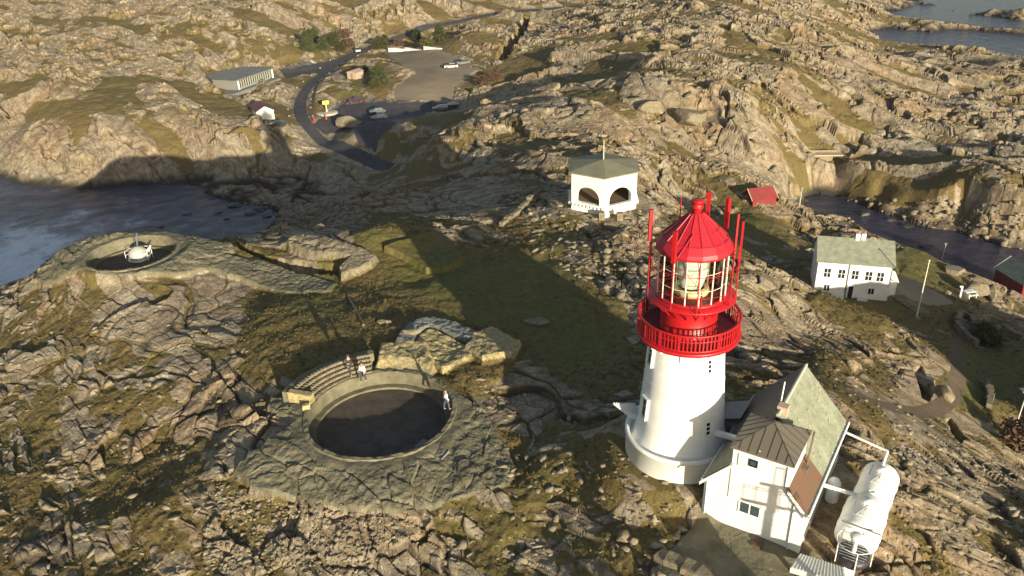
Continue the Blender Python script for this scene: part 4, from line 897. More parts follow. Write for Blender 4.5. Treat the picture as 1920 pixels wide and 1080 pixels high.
# steps below the house, right
sw = thing('stone_steps', 'short grey stone stair running down beside the keeper house corner', 'steps')
p = on(1686, 560)
for k in range(6):
    q = p+np.array([.25*k-.1, -.75*k, 0]); part('step', MB().box(q[0]-.9, q[0]+.9, q[1]-.35, q[1]+.38, g1(q[0], q[1])-.3, g1(q[0], q[1])+.28), Mconc, sw)
# ------------------------------------------------------------------ flagpole
g = on(1718, 597)
fp_ = thing('flagpole', 'tall slender pale flagpole on the lawn right of the keeper house', 'flagpole', tuple(g))
part('base', MB().lathe([(.35, -.2), (.35, .12), (.15, .3), (.01, .3)], 12), Mgrey, fp_); part('pole', MB().tube((0, 0, .1), (0, 0, 7.7), .085, 10, .05), M('cream_flagpole', (.68, .64, .45), .5), fp_); part('ball', MB().lathe([(.01, 7.68), (.1, 7.75), (.1, 7.83), (.01, 7.9)], 10), Mwhite, fp_)
# ------------------------------------------------------------------ small buildings
def gable(name, label, cat, loc, rz, W_, D_, ev, rg, mw, mr_, trim=None, group=None):
    """ridge runs along local y; front gable at y=0"""
    t = thing(name, label, cat, loc, rz, group)
    mb = MB()
    for y, r_ in ((0, 0), (D_, 1)):
        f = [(-W_/2, y, -1.2), (W_/2, y, -1.2), (W_/2, y, ev), (0, y, rg-.05), (-W_/2, y, ev)]; mb.add(f if not r_ else f[::-1], [(0, 1, 2, 3, 4)])
    mb.add([(-W_/2, D_, -1.2), (-W_/2, 0, -1.2), (-W_/2, 0, ev), (-W_/2, D_, ev)], [(0, 1, 2, 3)]); mb.add([(W_/2, 0, -1.2), (W_/2, D_, -1.2), (W_/2, D_, ev), (W_/2, 0, ev)], [(0, 1, 2, 3)])
    part('wall', mb, mw, t)
    o_ = .25; sl2 = (rg-ev)/(W_/2); mb = MB()
    for s_ in (-1, 1): mb.slab([(s_*(W_/2+o_), -o_, ev-sl2*o_+.1), (s_*(W_/2+o_), D_+o_, ev-sl2*o_+.1), (0, D_+o_, rg+.1), (0, -o_, rg+.1)], .1)
    part('roof', mb, mr_, t)
    if trim:
        mb = MB()
        for y in (-o_-.03, D_+o_+.03):
            for s_ in (-1, 1): mb.tube((s_*(W_/2+o_), y, ev-sl2*o_+.02), (0, y, rg+.06), .09, 4)
        part('bargeboard', mb, trim, t)
    return t
# red hut
g = on(1402, 374); z = g[2]-.9
hut = gable('hut', 'small hut with a bright red roof in the hollow behind the lighthouse top', 'hut', (g[0], g[1], z), -1.35, 3.6, 4.4, 1.5, 2.8, Mredwood, M('weathered_red_roof', (.27, .035, .03), .7, ncol=(.19, .03, .026), nscale=1), M('tan_trim', (.5, .36, .24), .7))
part('door', MB().box(-.4, .4, -.05, -.003, 0, 1.8), Mdark, hut)
# red boathouse at the right edge
g = at(1932, 556, -28.2); z = -28.4
bh = gable('boathouse', 'dark red timber boathouse with white bargeboards at the inlet, cut by the right edge', 'boathouse', (g[0]+.4, g[1]-.2, z), .15, 4.6, 6.0, 2.6, 4.2, Mredwood, Mslate, Mwhite)
fw_ = part('window', MB().box(-.85, -.15, -.06, -.003, 2.2, 3.1), M('pale_shutter', (.45, .38, .33), .7), bh); part('door', MB().box(-.2, 1.4, -.05, -.003, 0, 2.0), M('dark_red_door', (.12, .015, .012), .8), bh)
part('sill_log', MB().box(-2.8, 2.8, -.25, .1, -.35, -.1), Mwood, bh)
# white boathouse on the far headland
g = on(498, 224); wb = gable('shed', 'small white gabled shed with dark red roof on the rock above the bay', 'shed', (g[0], g[1]+.6, g[2]), .45, 4.3, 6.5, 2.1, 3.2, Mwhite, M('maroon_roof', (.13, .045, .035), .7), M('brown_trim', (.25, .14, .10), .8))
part('door', MB().box(-.5, .5, -.06, -.003, 0, 1.7), Mwhite, wb)
# visitor centre
g = on(484, 163); g2 = on(532, 150)
vc = thing('visitor_centre', 'low visitor centre with broad grey roof and long glazed front across the bay', 'building', (g[0]-4.5, g[1], g[2]), math.atan2(g2[1]-g[1], g2[0]-g[0]))
mb = MB(); top = [(-4.5, -1.2), (16, -1.2), (17.2, 3), (15, 12), (9, 16), (0, 15), (-5, 8)]; mb.prism(top, 3.0, 3.35); part('roof', mb, Mgrey, vc)
part('wall', MB().prism([(x*.95+.3, y*.93+.8) for x, y in top], -1.5, 2.997), M('vc_wall', (.18, .17, .15), .8), vc)
gf = part('glazed_front', MB().box(-2.5, 13.5, -.7, -.4, .2, 2.6), Mdark, vc)
mb = MB()
for k in range(15): mb.box(-2.6+k*1.13, -2.25+k*1.13, -.95, -.702, .1, 2.75)
mb.box(-2.6, 13.6, -.95, -.71, 0, .3); part('mullion', mb, M('cream_frame', (.33, .33, .26), .6), gf)
for x in (-3.2, 14.6): part('pillar', MB().box(x, x+.4, -1.3, -.9, -.2, 2.98), Mwhite, vc)
vc.scale = (.9, .85, .85)
part('terrace', MB().prism([(-9, -3.2), (15, -4.2), (17, -1.5), (16, 1), (-6, 3), (-9, 0)], -1.0, .05), Mgrey, vc)
# shack
g = on(660, 149); shk = gable('shed', 'small brown flat fronted shed on the grass inside the road bend', 'shed', (g[0], g[1], g[2]), -.5, 3.2, 3.6, 2.0, 2.5, M('pinkish_boards', (.40, .29, .22), .85), M('pinkish_boards2', (.36, .27, .21), .85))
part('door', MB().box(-.3, .4, -.04, -.003, 0, 1.7), Mwood, shk)
# long wooden deck house right
g = on(1540, 298); ln = thing('jetty_shelter', 'long low timber shelter with flat boards among the rocks above the inlet', 'shelter', (g[0], g[1], g[2]), -.1)
part('wall', MB().box(-3.2, 2.2, -.3, 1.2, -1.2, .8), Mwood, ln); part('roof', MB().box(-4.0, 4.2, -.7, 1.9, .8, 1.05), M('tan_boards', (.42, .32, .21), .8), ln); part('railing', MB().box(-3.9, 4.1, 1.3, 1.4, 1.05, 1.5), Mwood, ln)
# white retaining wall behind the gravel field
pts = [on(px, py) for px, py in ((729, 97), (760, 96), (795, 94), (828, 93))]
rw = MB()
for a_, b_ in zip(pts[:-1], pts[1:]):
    d = Vector(b_-a_); m_ = Matrix.Translation(Vector(a_))@Matrix.Rotation(math.atan2(d.y, d.x), 4, 'Z'); rw.box(0, d.xy.length+.02, -.2, .25, -1, 1.25+.02*d.z, m_)
o = rw.build('retaining_wall', Mwhite); tag(o, 'long low white wall along the far edge of the gravel field', 'wall')
# ------------------------------------------------------------------ cars
def car_mesh(label, loc, rz, paint, cname):
    t = thing('parked_car', label, 'car', tuple(loc), rz, 'cars parked below the hills')
    pm = M(cname, paint, .25, .3)
    side_ = [(-2.1, .35), (-2.12, .75), (-1.95, .92), (-1.1, .98), (1.9, .95), (2.08, .8), (2.1, .35)]
    mb = MB(); n = len(side_); vs = [(x, -.85, z) for x, z in side_]+[(x, .85, z) for x, z in side_]
    mb.add(vs, [tuple(range(n)), tuple(range(n, 2*n))[::-1]]+[(i, n+i, n+(i+1) % n, (i+1) % n) for i in range(n)]); part('body', mb, pm, t)
    cabin = [(-1.15, .97, .8), (1.55, .97, .8), (1.15, 1.42, .66), (-.45, 1.42, .66)]
    mb = MB(); vs = [(x, -y, z) for x, z, y in cabin]+[(x, y, z) for x, z, y in cabin]; mb.add(vs, [(0, 1, 2, 3), (7, 6, 5, 4), (0, 4, 5, 1), (1, 5, 6, 2), (2, 6, 7, 3), (3, 7, 4, 0)]); gl_ = part('window_band', mb, Mdark, t)
    part('roof', MB().box(-.48, 1.18, -.66, .66, 1.423, 1.47), pm, t)
    for x in (-1.35, 1.35):
        for y in (-.82, .82): part('wheel', MB().tube((x, y-.1, .33), (x, y+.1, .33), .33, 14), Mblack, t)
    for y in (-.6, .6): part('headlight', MB().box(-2.14, -2.08, y-.18, y+.18, .6, .75), Mmetal, t)
    return t
for i, (px, py, rz, paint, cn, lab) in enumerate([
    (668, 192, .15, (.09, .02, .03), 'maroon_paint', 'dark maroon car parked at the grass edge of the asphalt'),
    (708, 212, .3, (.10, .12, .14), 'slate_paint', 'grey car with bright windscreen alone in the middle of the parking area'),
    (712, 224, .4, (.04, .04, .06), 'black_paint', 'black car just in front of the lone grey one on the parking area'),
    (826, 207, .2, (.16, .17, .18), 'silver_paint', 'silver car nearer the end of the parking area'),
    (846, 202, .25, (.05, .06, .09), 'navy_paint', 'dark blue car at the far right end of the parking area'),
    (846, 128, .1, (.6, .6, .58), 'white_paint_car', 'white car standing on the gravel field'),
    (868, 121, .4, (.22, .2, .18), 'bronze_paint', 'bronze car beside the white one on the gravel field'),
    (670, 97, 1.9, (.5, .5, .5), 'pale_paint', 'pale car driving up the road bend below the hills'),
    (521, 238, .1, (.05, .05, .06), 'jet_paint', 'dark car in the shade right of the white shed')]):
    g = on(px, py); car_mesh(lab, (g[0], g[1], g[2]+.02), rz, paint, cn)
# ------------------------------------------------------------------ sign on its island, posts
g = on(613, 211); sg = thing('road_sign', 'bright yellow sign on a pale post at the round traffic island', 'sign', tuple(g))
part('island', MB().lathe([(.01, .25), (2.6, .22), (2.9, .05), (2.9, -.3)], 28), M('island_concrete', (.36, .34, .28), .9), sg); part('post', MB().tube((0, 0, .2), (0, 0, 2.3), .28, 8, .12), M('pale_post', (.5, .5, .3), .7), sg)
part('panel', MB().box(-.85, .85, -.05, .05, 2.2, 3.2, Matrix.Rotation(.3, 4, 'Z')), M('yellow_sign', (.5, .5, .06), .5), sg)
for px, py, c_, lb in ((589, 228, (.4, .03, .06), 'tall thin red post left of the traffic island'), (612, 224, (.7, .12, .08), 'short bright red post in front of the traffic island'), (631, 236, (.75, .72, .4), 'short pale yellow post by the rounded rock below the island')):
    g = on(px, py); o = MB().tube((0, 0, -.2), (0, 0, 1.5), .17, 8, .15).build('bollard', M('post_%d' % px, c_, .6)); o.location = tuple(g); tag(o, lb, 'post')
# road edge stones
ek_ = roadlines['road']; rng = random.Random(9); seg = ek_[len(ek_)//3:len(ek_)*3//4]; base_m = None
for k in range(0, len(seg)-1, 2):
    d = seg[k+1]-seg[k]; nrm = np.array([-d[1], d[0]])/np.hypot(*d)
    for s_ in (-1, 1):
        p = seg[k]+nrm*s_*3.0; z = g1(*p)
        if base_m is None:
            base_m = MB().box(-.24, .24, -.2, .2, -.3, .4); o = base_m.build('kerb_stone', M('pale_stone', (.20, .185, .155), .9)); base_m = o
        else: o = base_m.copy(); col.objects.link(o)
        o.location = (p[0], p[1], z); o.rotation_euler = (0, 0, rng.uniform(0, 3)); tag(o, 'small pale edge stone beside the bend of the main road', 'stone', 'edge stones lining the road')
# ------------------------------------------------------------------ right shore: boulders, picnic table, stone walls, poles
def rock_mesh(seed, sub=3):
    rg = random.Random(seed); import bmesh
    bm = bmesh.new(); bmesh.ops.create_icosphere(bm, subdivisions=sub, radius=1)
    pl = []
    for _ in range(14):
        v = Vector((rg.gauss(0, 1), rg.gauss(0, 1), rg.gauss(0, 1))).normalized(); pl.append((v, rg.uniform(.55, .85)))
    for v in bm.verts:
        p = v.co.copy()
        for n__, d in pl:
            t = p.dot(n__)
            if t > d: p -= n__*(t-d)
        v.co = p+Vector((rg.uniform(-.015, .015),)*3)
    vs = [v.co.copy() for v in bm.verts]; fs = [tuple(x.index for x in f.verts) for f in bm.faces]; bm.free(); return vs, fs
def boulder(px, py, sx, sy, sz, seed, label, mt=None, rz=0, group=None):
    vs, fs = rock_mesh(seed); o = MB().add([(v.x*sx, v.y*sy, v.z*sz+sz*.45) for v in vs], fs).build('boulder', mt or Mcliffstone); g = on(px, py); o.location = tuple(g); o.rotation_euler = (0, 0, rz); return tag(o, label, 'boulder', group)
boulder(1830, 552, 1.9, 1.4, 1.5, 1, 'big squarish boulder split from the slab beside the picnic table')
boulder(1856, 560, .9, 1.9, 1.5, 2, 'tall thin slab standing right of the big squarish boulder', rz=-.4)
boulder(1852, 580, 1.8, 1.1, .8, 3, 'low sloping rock in front of the big squarish boulder')
boulder(1774, 552, .8, .5, .4, 4, 'small pale rock on the grass left of the picnic table')
boulder(1790, 512, 2.2, 1.3, .9, 5, 'jagged pale rock cluster on the shore of the inlet')
boulder(1408, 372, 1.4, 1.0, .8, 6, 'rounded pale boulder in front of the red hut')
boulder(1452, 322, 1.1, .9, .9, 7, 'small white boulder on the slope above the red hut')
boulder(1290, 230, 4.0, 3.2, 2.4, 8, 'very large rounded boulder high on the right hillside')
boulder(1218, 205, 3.2, 2.4, 1.8, 9, 'large flat grey boulder on the hillside above the pavilion')
boulder(1840, 600, 1.4, .9, .7, 10, 'flat grey slab at the end of the shore rocks')
boulder(655, 238, 4.6, 3.0, 2.0, 12, 'big pale rounded rock between road and parking area')
boulder(1170, 1012, .55, .4, .42, 13, 'bright white angular stone left of the yard')
boulder(1188, 1018, .35, .3, .3, 14, 'smaller grey stone beside the bright white one')
boulder(1010, 605, 1.5, .8, .25, 15, 'flat triangular grey slab lying in the shaded meadow')
boulder(770, 625, 1.1, .4, .3, 16, 'long pale stone lying on the heath behind the curved slab')
boulder(720, 606, .9, .35, .25, 17, 'narrow pale stone on the heath near the pole')
boulder(1730, 728, 1.0, 2.0, 1.0, 18, 'pale cracked stone block inside the curve of the footpath', rz=.2)
boulder(1768, 745, .8, 1.2, .9, 19, 'pale stone slab beside the dark hole near the footpath')
g = on(1799, 557); pt = thing('picnic_table', 'white picnic table and post on the grass by the shore boulders', 'table', tuple(g), .2)
part('table_top', MB().box(.6, 2.2, -.4, .4, .7, .78), Mwhite, pt); part('bench', MB().box(.6, 2.2, -.9, -.65, .4, .46), Mwhite, pt); part('bench', MB().box(.6, 2.2, .65, .9, .4, .46), Mwhite, pt)
part('trestle', MB().box(.8, .9, -.85, .85, 0, .7).box(1.9, 2.0, -.85, .85, 0, .7), Mwhite, pt); part('post', MB().box(-.12, .12, -.12, .12, 0, 1.6).box(-.4, .1, -.1, .1, 1.6, 1.75), Mwhite, pt)
def stonewall(pts, label, w_=.6, h_=.9, mt=None):
    P = smoothline(np.array([on(a, b)[:2] for a, b in pts]), 1); mb = MB(); rg = random.Random(len(label)); 
    for a, b in zip(P[:-1], P[1:]):
        L_ = np.hypot(*(b-a)); n = max(1, int(L_/.7))
        for k in range(n):
            c_ = a+(b-a)*(k+.5)/n; z = g1(*c_); m_ = Matrix.Translation((c_[0], c_[1], z))@Matrix.Rotation(math.atan2(b[1]-a[1], b[0]-a[0])+rg.uniform(-.2, .2), 4, 'Z')
            e = L_/n/2*1.08; mb.box(-e, e, -w_/2*rg.uniform(.8, 1.2), w_/2*rg.uniform(.8, 1.2), -.6, h_*rg.uniform(.75, 1.1), m_)
    o = mb.build('stone_wall', mt or Mcliffstone); return tag(o, label, 'wall')
stonewall([(1804, 592), (1790, 610), (1800, 625), (1830, 650)], 'low dry stone wall down the left side of the sunny green')
stonewall([(1806, 592), (1822, 600), (1824, 630)], 'short dry stone wall enclosing the green corner', .5, .6)
stonewall([(1880, 618), (1895, 632), (1915, 640)], 'broken dry stone wall with fallen slabs at the right edge')
stonewall([(1812, 582), (1850, 590), (1905, 595)], 'long stone kerb along the shore track', .5, .4)
stonewall([(1850, 726), (1853, 745), (1852, 770)], 'short stone wall on the ridge crest beside the shaded meadow', .45, .9)
stonewall([(1236, 1045), (1300, 1072), (1340, 1090)], 'rough stone edging along the front of the concrete yard', .8, .35)
stonewall([(600, 775), (580, 795), (575, 765)], 'short masonry end wall at the left of the round pit', .5, .5, Mmason)
stonewall([(940, 425), (975, 400), (1010, 365), (1030, 345)], 'twin line of stones running up the slope toward the pavilion', .5, .5)
for px, py, h_, lb in ((1499, 384, 3.2, 'pale pole standing at the head of the inlet'), (1766, 487, 3.0, 'thin white mast on the shore left of the jagged rocks'), (1905, 796, 3.6, 'grey post with a flat top in the shaded meadow at the right edge')):
    g = on(px, py); t = thing('pole', lb, 'pole', tuple(g)); part('shaft', MB().tube((0, 0, -.3), (.1, 0, h_), .07, 6, .05), M('grey_pole', (.5, .5, .48), .6), t)
    part('top', MB().box(-.5, .5, -.3, .3, h_, h_+.12) if px == 1905 else MB().box(-.22, .22, -.1, .1, h_-.1, h_+.1), Mgrey, t)
g = on(652, 556); g2 = on(682, 612); o = MB().tube(g+(0, 0, .12), g2+(0, 0, .12), .13, 6).build('fallen_pole', Mconc); tag(o, 'long pale pole lying on the heath behind the round pit', 'pole')
# ------------------------------------------------------------------ trees and shrubs
def leafmat(name, c1, c2):
    return mat(name, c1, .85, ncol=c2, nscale=1.2, spec=.15)
def tree_meshes(seed, h, r, n, conical, leaf):
    rg = random.Random(seed); tb = MB(); tb.tube((0, 0, -.5), (.05, .05, h*.85), .14, 6, .03)
    for k in range(12):
        z = h*rg.uniform(.15, .8); a = rg.uniform(0, 6.28); rr__ = r*(1-z/h*.8)*.8; tb.tube((0, 0, z*.8), (rr__*math.cos(a), rr__*math.sin(a), z+.2), .04, 4, .01)
    cl = [(rg.uniform(0, 6.28), rg.random()**.5, rg.random()) for _ in range(26)]
    cb_ = MB()
    for k in range(n):
        a, q, t = rg.choice(cl); z = h*(.08+.9*t); rad_ = r*((1-t*.92) if conical else math.sin(PI*min(.95, .12+t*.85))**.7)*q
        x, y = rad_*math.cos(a)+rg.gauss(0, .18*r), rad_*math.sin(a)+rg.gauss(0, .18*r); z += rg.gauss(0, .07*h)
        if z < .05: z = .1
        u_ = Vector((rg.gauss(0, 1), rg.gauss(0, 1), rg.gauss(0, .7))).normalized(); v_ = u_.orthogonal().normalized(); s_ = leaf*rg.uniform(.6, 1.4); c_ = Vector((x, y, z))
        cb_.add([c_-u_*s_, c_+v_*s_*.6, c_+u_*s_, c_-v_*s_*.6], [(0, 1, 2, 3)])
    return tb, cb_
LG = leafmat('pine_needles', (.075, .085, .03), (.035, .045, .018)); LB = leafmat('russet_twigs', (.15, .085, .05), (.08, .045, .03)); LO = leafmat('olive_scrub', (.10, .10, .035), (.055, .055, .02))
barkm = M('bark', (.09, .06, .04), .95)
kinds = {}
for nm, args, mt in (('pine', (1, 4.6, 2.2, 2600, True, .22), LG), ('scrub', (2, 3.0, 2.3, 2200, False, .2), LO), ('russet', (3, 2.2, 1.8, 1300, False, .16), LB)):
    tb, cb_ = tree_meshes(*args); kinds[nm] = (tb, cb_, mt)
first = {}
trees = [(575, 92, 'pine', 1.15, 'tallest dark pine at the left of the roadside thicket'), (592, 78, 'pine', 1.0, 'pine behind the tallest one in the roadside thicket'), (608, 95, 'pine', 1.0, 'bushy pine in the middle of the roadside thicket'), (622, 82, 'scrub', 1.2, 'olive bush at the back of the roadside thicket'), (636, 96, 'scrub', 1.0, 'olive bush nearest the road in the left thicket'), (588, 98, 'scrub', .9, 'low olive bush at the foot of the left pines'),
         (655, 88, 'russet', 1.2, 'russet leafless bush right of the roadside thicket'), (648, 70, 'russet', 1.3, 'russet bush under the rock face above the road'), (710, 92, 'scrub', 1.3, 'olive bush left of the long white wall'), (722, 86, 'pine', .8, 'small pine left of the long white wall'), (750, 86, 'russet', 1.1, 'russet bush behind the long white wall'), (782, 80, 'pine', 1.0, 'dark pine behind the middle of the long white wall'), (800, 88, 'scrub', 1.0, 'olive bush behind the right end of the long white wall'), (824, 78, 'pine', 1.15, 'dark pine at the mouth of the rock cleft'),
         (712, 158, 'pine', 1.1, 'lone dark pine in the grass left of the gravel field'), (700, 166, 'scrub', .8, 'low scrub beside the lone dark pine'), (680, 136, 'scrub', .7, 'small scrub bush above the brown shed'),
         (1848, 642, 'scrub', .75, 'dark bush among the stones on the sunny green'), (1908, 838, 'russet', 1.0, 'russet bare bush at the right edge in the shaded meadow'), (905, 160, 'russet', 1.2, 'russet bush at the right end of the gravel field'), (930, 150, 'russet', 1.1, 'russet bush below the dark cleft')]
rng = random.Random(4)
for px, py, k, sc, lab in trees:
    g = on(px, py); rz = rng.uniform(0, 6); nm = {'pine': 'pine_tree', 'scrub': 'bush', 'russet': 'bush'}[k]
    if k not in first:
        t = thing(nm, lab, 'tree' if k == 'pine' else 'bush', tuple(g), rz, 'roadside trees and bushes'); part('trunk', kinds[k][0], barkm, t); part('crown', kinds[k][1], kinds[k][2], t); t.scale = (sc,)*3; first[k] = t
    else: cpy(first[k], tuple(g), rz, lab, (sc*rng.uniform(.9, 1.15), sc*rng.uniform(.9, 1.15), sc))
# ------------------------------------------------------------------ people
def skin(name, verts, edges, radii, mt, parent, sub=1):
    me = bpy.data.meshes.new(name); me.from_pydata(verts, edges, []); me.update(); o = bpy.data.objects.new(name, me); col.objects.link(o); o.parent = parent
    md_ = o.modifiers.new('skin', 'SKIN'); md_.use_smooth_shade = True
    for i, r_ in enumerate(radii): me.skin_vertices[0].data[i].radius = (r_, r_)
    me.skin_vertices[0].data[0].use_root = True
    sb = o.modifiers.new('sub', 'SUBSURF'); sb.levels = sub; sb.render_levels = sub; me.materials.append(mt); return o
def person(loc, rz, jacket, trousers, label, step=.12, arm=.1):
    t = thing('person', label, 'person', tuple(loc), rz); sk = M('skin', (.45, .28, .2), .6); hr_ = M('dark_hair', (.04, .03, .02), .8)
    J = [(0, 0, .95), (0, 0, 1.2), (0, 0, 1.42), (0, 0, 1.52), (0, .01, 1.62), (0, .01, 1.72),
         (-.1, 0, .9), (-.11, -step, .5), (-.11, -step-.02, .08), (-.11, -step-.16, .05), (.1, 0, .9), (.11, step, .5), (.11, step+.05, .08), (.11, step-.1, .05),
         (-.19, 0, 1.4), (-.24, .02, 1.14), (-.23, -arm, .9), (-.22, -arm-.03, .82), (.19, 0, 1.4), (.24, .02, 1.14), (.23, -arm, .9), (.22, -arm-.03, .82)]
    E_ = [(0, 1), (1, 2), (2, 3), (3, 4), (4, 5), (0, 6), (6, 7), (7, 8), (8, 9), (0, 10), (10, 11), (11, 12), (12, 13), (2, 14), (14, 15), (15, 16), (16, 17), (2, 18), (18, 19), (19, 20), (20, 21)]
    R_ = [.14, .13, .12, .055, .1, .085, .09, .06, .045, .04, .09, .06, .045, .04, .06, .045, .035, .035, .06, .045, .035, .035]
    skin('body', J, E_, R_, sk, t)
    def sub_(ids, grow, nm, mt):
        mp_ = {v: i for i, v in enumerate(ids)}; skin(nm, [J[i] for i in ids], [(mp_[a], mp_[b]) for a, b in E_ if a in mp_ and b in mp_], [R_[i]+grow for i in ids], mt, t)
    sub_([0, 1, 2, 14, 15, 16, 18, 19, 20], .03, 'jacket', M('jacket_%d' % int(loc[0]*7), jacket, .8)); sub_([0, 6, 7, 8, 10, 11, 12], .02, 'trousers', M('trousers_%d' % int(loc[0]*7), trousers, .8))
    part('hair', MB().lathe([(.095, 1.66), (.115, 1.72), (.09, 1.8), (.01, 1.84)], 12), hr_, t)
    return t
c = PITS[0][0]
g = at(657, 703, c[2]+.75); person(g, 1.0, (.03, .03, .04), (.03, .03, .035), 'person in dark clothes standing on the upper terrace of the round pit')
g = at(682, 716, c[2]+.12); person(g, -.5, (.75, .75, .72), (.05, .05, .06), 'person in white jacket at the right end of the terrace rows')
g = at(838, 768, c[2]+.1); person(g, 2.0, (.6, .62, .66), (.06, .06, .09), 'person in pale jacket on the right rim of the round pit')
# ------------------------------------------------------------------ loose stones
def hull(seed):
    import bmesh
    rg = random.Random(seed); bm = bmesh.new()
    for _ in range(11): bm.verts.new(Vector((rg.gauss(0, 1), rg.gauss(0, 1), rg.gauss(0, 1))).normalized()*rg.uniform(.75, 1.1))
    bmesh.ops.convex_hull(bm, input=bm.verts); bmesh.ops.triangulate(bm, faces=bm.faces)
    loose_ = [v for v in bm.verts if not v.link_faces]; bmesh.ops.delete(bm, geom=loose_, context='VERTS'); bm.verts.index_update()
    vs = [v.co.copy() for v in bm.verts]; fs = [tuple(x.index for x in f.verts) for f in bm.faces]; bm.free(); return vs, fs
def scatter(name, regions, label, seed, kindtag='stuff'):
    rg = np.random.RandomState(seed); prot = [hull(50+i) for i in range(12)]; VS = []; FS = []; k0 = 0
    for poly, n, s0_, s1_, flat in regions:
        P = np.array(poly, float); cnt = 0; tries = 0
        while cnt < n and tries < n*6:
            tries += 1; px = rg.uniform(P[:, 0].min(), P[:, 0].max()); py = rg.uniform(P[:, 1].min(), P[:, 1].max())
            if polysd(poly, np.array([px]), np.array([py]))[0] < 0: continue
            d = ray(px, py); g = on_fast(px, py)
            if g is None: continue
            cnt += 1; s = s0_*(s1_/s0_)**(rg.rand()**2.0); vs, fs = prot[rg.randint(12)]; A = np.array(vs)
            A = A*np.array([s*rg.uniform(.7, 1.5), s*rg.uniform(.6, 1.1), s*rg.uniform(.35, .7)*flat]); m_ = np.array(Matrix.Rotation(rg.uniform(0, 6.28), 3, 'Z')@Matrix.Rotation(rg.uniform(-.4, .4), 3, 'X'))
            VS.append(A@m_.T+g+np.array([0, 0, s*.12])); FS.append(np.array(fs)+k0); k0 += len(A)
    VS = np.concatenate(VS); FS = np.concatenate(FS); me = bpy.data.meshes.new(name); me.vertices.add(len(VS)); me.vertices.foreach_set('co', VS.astype(f4).ravel()); me.loops.add(FS.size); me.loops.foreach_set('vertex_index', FS.astype(np.int32).ravel())
    me.polygons.add(len(FS)); me.polygons.foreach_set('loop_start', np.arange(0, FS.size, 3, dtype=np.int32)); me.polygons.foreach_set('loop_total', np.full(len(FS), 3, np.int32)); me.update(); me.materials.append(MST)
    o = bpy.data.objects.new(name, me); col.objects.link(o); tag(o, label, 'stones', kind='stuff')
DS2 = np.exp(np.linspace(math.log(20), math.log(600), 900))
def on_fast(px, py):
    d = ray(px, py); k = DS2/math.hypot(d[0], d[1]); Xq = d[0]*k; Yq = d[1]*k; Zq = H+d[2]*k; b_ = np.nonzero(Zq <= ground(Xq, Yq))[0]
    if not len(b_): return None
    i = b_[0]
    if Zq[i] < SEA-.3: return None
    return np.array([Xq[i], Yq[i], Zq[i]])
MST = M('loose_rock', (.29, .245, .17), .9, ncol=(.13, .105, .07), nscale=.9, bump=.5, spec=.2)
scatter('scree', [([(400, 900), (480, 925), (560, 945), (640, 962), (740, 972), (760, 1000), (700, 1075), (380, 1075), (390, 960)], 2600, .09, .30, 1.0)], 'grey angular rubble heaped below the front edge of the concrete apron', 1)
scatter('loose_stones', [([(0, 560), (400, 560), (520, 700), (480, 820), (430, 900), (380, 1075), (0, 1075)], 900, .10, .5, .6), ([(880, 700), (1180, 760), (1300, 960), (1240, 1070), (760, 1070), (960, 930)], 650, .10, .5, .6),
    ([(1400, 500), (1560, 620), (1700, 760), (1920, 900), (1920, 1075), (1700, 1075), (1660, 800), (1500, 680), (1390, 600)], 450, .12, .45, .6), ([(960, 350), (1230, 400), (1230, 600), (1000, 480)], 500, .2, .8, .8),
    ([(1440, 370), (1920, 380), (1920, 470), (1600, 420)], 350, .3, 1.1, 1), ([(940, 20), (1500, 20), (1900, 250), (1500, 330), (1000, 300)], 500, .4, 1.5, .6), ([(420, 380), (700, 380), (700, 420), (520, 440)], 300, .3, 1.2, 1)], 'loose angular stones scattered over the rock and heath', 2)
# heather and grass tufts standing in the soil
rs = np.random.RandomState(8); wgt = np.clip((vegm-.55)*2.2, 0, 1)*(inzone < .1)*((Y > 24) & (Y < 105) & (np.abs(X) < Y*.78+6))*(Zf > SEA+3)*RR.ravel()**1.1*np.clip(1.05-green*1.3, .06, 1)
for c, rad, dep in PITS: wgt = wgt*(np.hypot(X-c[0], Y-c[1]) > rad+1)
for (cx, cy), r, z in foot: wgt = wgt*(np.hypot(X-cx, Y-cy) > r)
pk = rs.choice(len(X), 17000, replace=False, p=wgt/wgt.sum()); NTF = len(pk); sz = (.07+.17*rs.rand(NTF)**2)*(1+Y[pk]/120)
VT = np.zeros((NTF, 4, 3, 3))
for q in range(4):
    a = rs.rand(NTF)*6.283; ln_ = rs.uniform(.2, 1.1, NTF); w_ = sz*.42
    bx = X[pk]+rs.normal(0, .35, NTF)*sz; by = Y[pk]+rs.normal(0, .35, NTF)*sz
    VT[:, q, 0] = np.stack([bx-np.sin(a)*w_, by+np.cos(a)*w_, Zf[pk]-.04], -1); VT[:, q, 1] = np.stack([bx+np.sin(a)*w_, by-np.cos(a)*w_, Zf[pk]-.04], -1)
    VT[:, q, 2] = np.stack([bx+np.cos(a)*ln_*sz, by+np.sin(a)*ln_*sz, Zf[pk]+sz*rs.uniform(.12, .42, NTF)], -1)
nv = NTF*12; me = bpy.data.meshes.new('heather_tufts'); me.vertices.add(nv); me.vertices.foreach_set('co', VT.astype(f4).ravel()); me.loops.add(nv); me.loops.foreach_set('vertex_index', np.arange(nv, dtype=np.int32))
me.polygons.add(nv//3); me.polygons.foreach_set('loop_start', np.arange(0, nv, 3, dtype=np.int32)); me.polygons.foreach_set('loop_total', np.full(nv//3, 3, np.int32)); me.update()
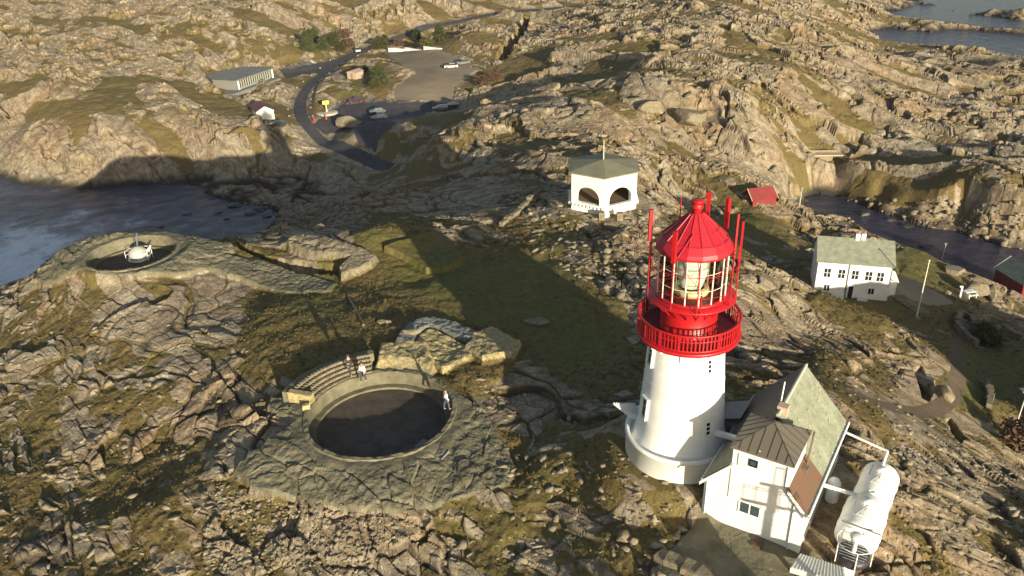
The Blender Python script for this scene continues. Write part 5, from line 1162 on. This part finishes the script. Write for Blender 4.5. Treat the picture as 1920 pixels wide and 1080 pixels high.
me.materials.append(M('dry_tufts', (.16, .125, .045), .9, ncol=(.07, .054, .022), nscale=.8, spec=.1)); o = bpy.data.objects.new('heather_tufts', me); col.objects.link(o)
tag(o, 'dry ochre and brown heather tufts growing between the rocks', 'heather', kind='stuff')
# rocks awash in the bay
for i, (px, py, s_) in enumerate([(440, 385, 1.6), (410, 398, .9), (352, 402, .9), (398, 372, .8), (470, 400, 1.3), (300, 425, .8), (425, 410, .7), (1620, 402, 1.2), (1700, 425, 1.0), (1670, 412, .9), (1735, 462, 1.1), (485, 392, 1.5), (500, 405, 1.1)]):
    p = at(px, py, SEA); vs, fs = rock_mesh(70+i, 2); o = MB().add([(v.x*s_*1.4, v.y*s_, v.z*s_*.45) for v in vs], fs).build('sea_rock', M('wet_rock', (.05, .045, .04), .5)); o.location = tuple(p)
    tag(o, ['dark wet rock standing highest off the innermost shore of the bay', 'small dark rock just off the middle of the bay shore', 'lone dark rock nearest the headland in open bay water', 'flat dark rock between the innermost shore and open water of the bay', 'broad dark rock close under the boulder shore of the bay', 'small dark rock farthest out in the bay, straight above the stone bunker apron', 'small dark rock in the gap between two larger bay rocks', 'low dark rock in the narrow mouth of the inlet', 'dark rock hugging the far bank of the inlet', 'small dark rock between two others at the far bank of the inlet', 'dark rock off the near lawn shore of the inlet', 'wide dark rock at the inner end of the bay', 'dark rock touching the boulders at the very end of the bay'][i], 'rock', 'rocks awash in the %s' % ('bay' if px < 1000 else 'inlet'))
# ------------------------------------------------------------------ thin sea haze
hm_ = bpy.data.materials.new('haze_air'); hm_.use_nodes = True; n_ = hm_.node_tree.nodes; n_.remove(n_['Principled BSDF'])
pv = n_.new('ShaderNodeVolumePrincipled'); pv.inputs['Color'].default_value = (.85, .88, .92, 1); pv.inputs['Density'].default_value = .00008; pv.inputs['Anisotropy'].default_value = .2
hm_.node_tree.links.new(pv.outputs[0], n_['Material Output'].inputs['Volume'])
o = MB().box(-2700, 2700, -150, 2500, float(Zf.min())-1, 60).build('haze', hm_); tag(o, kind='stuff', label='thin pale sea haze over the whole headland', cat='haze')
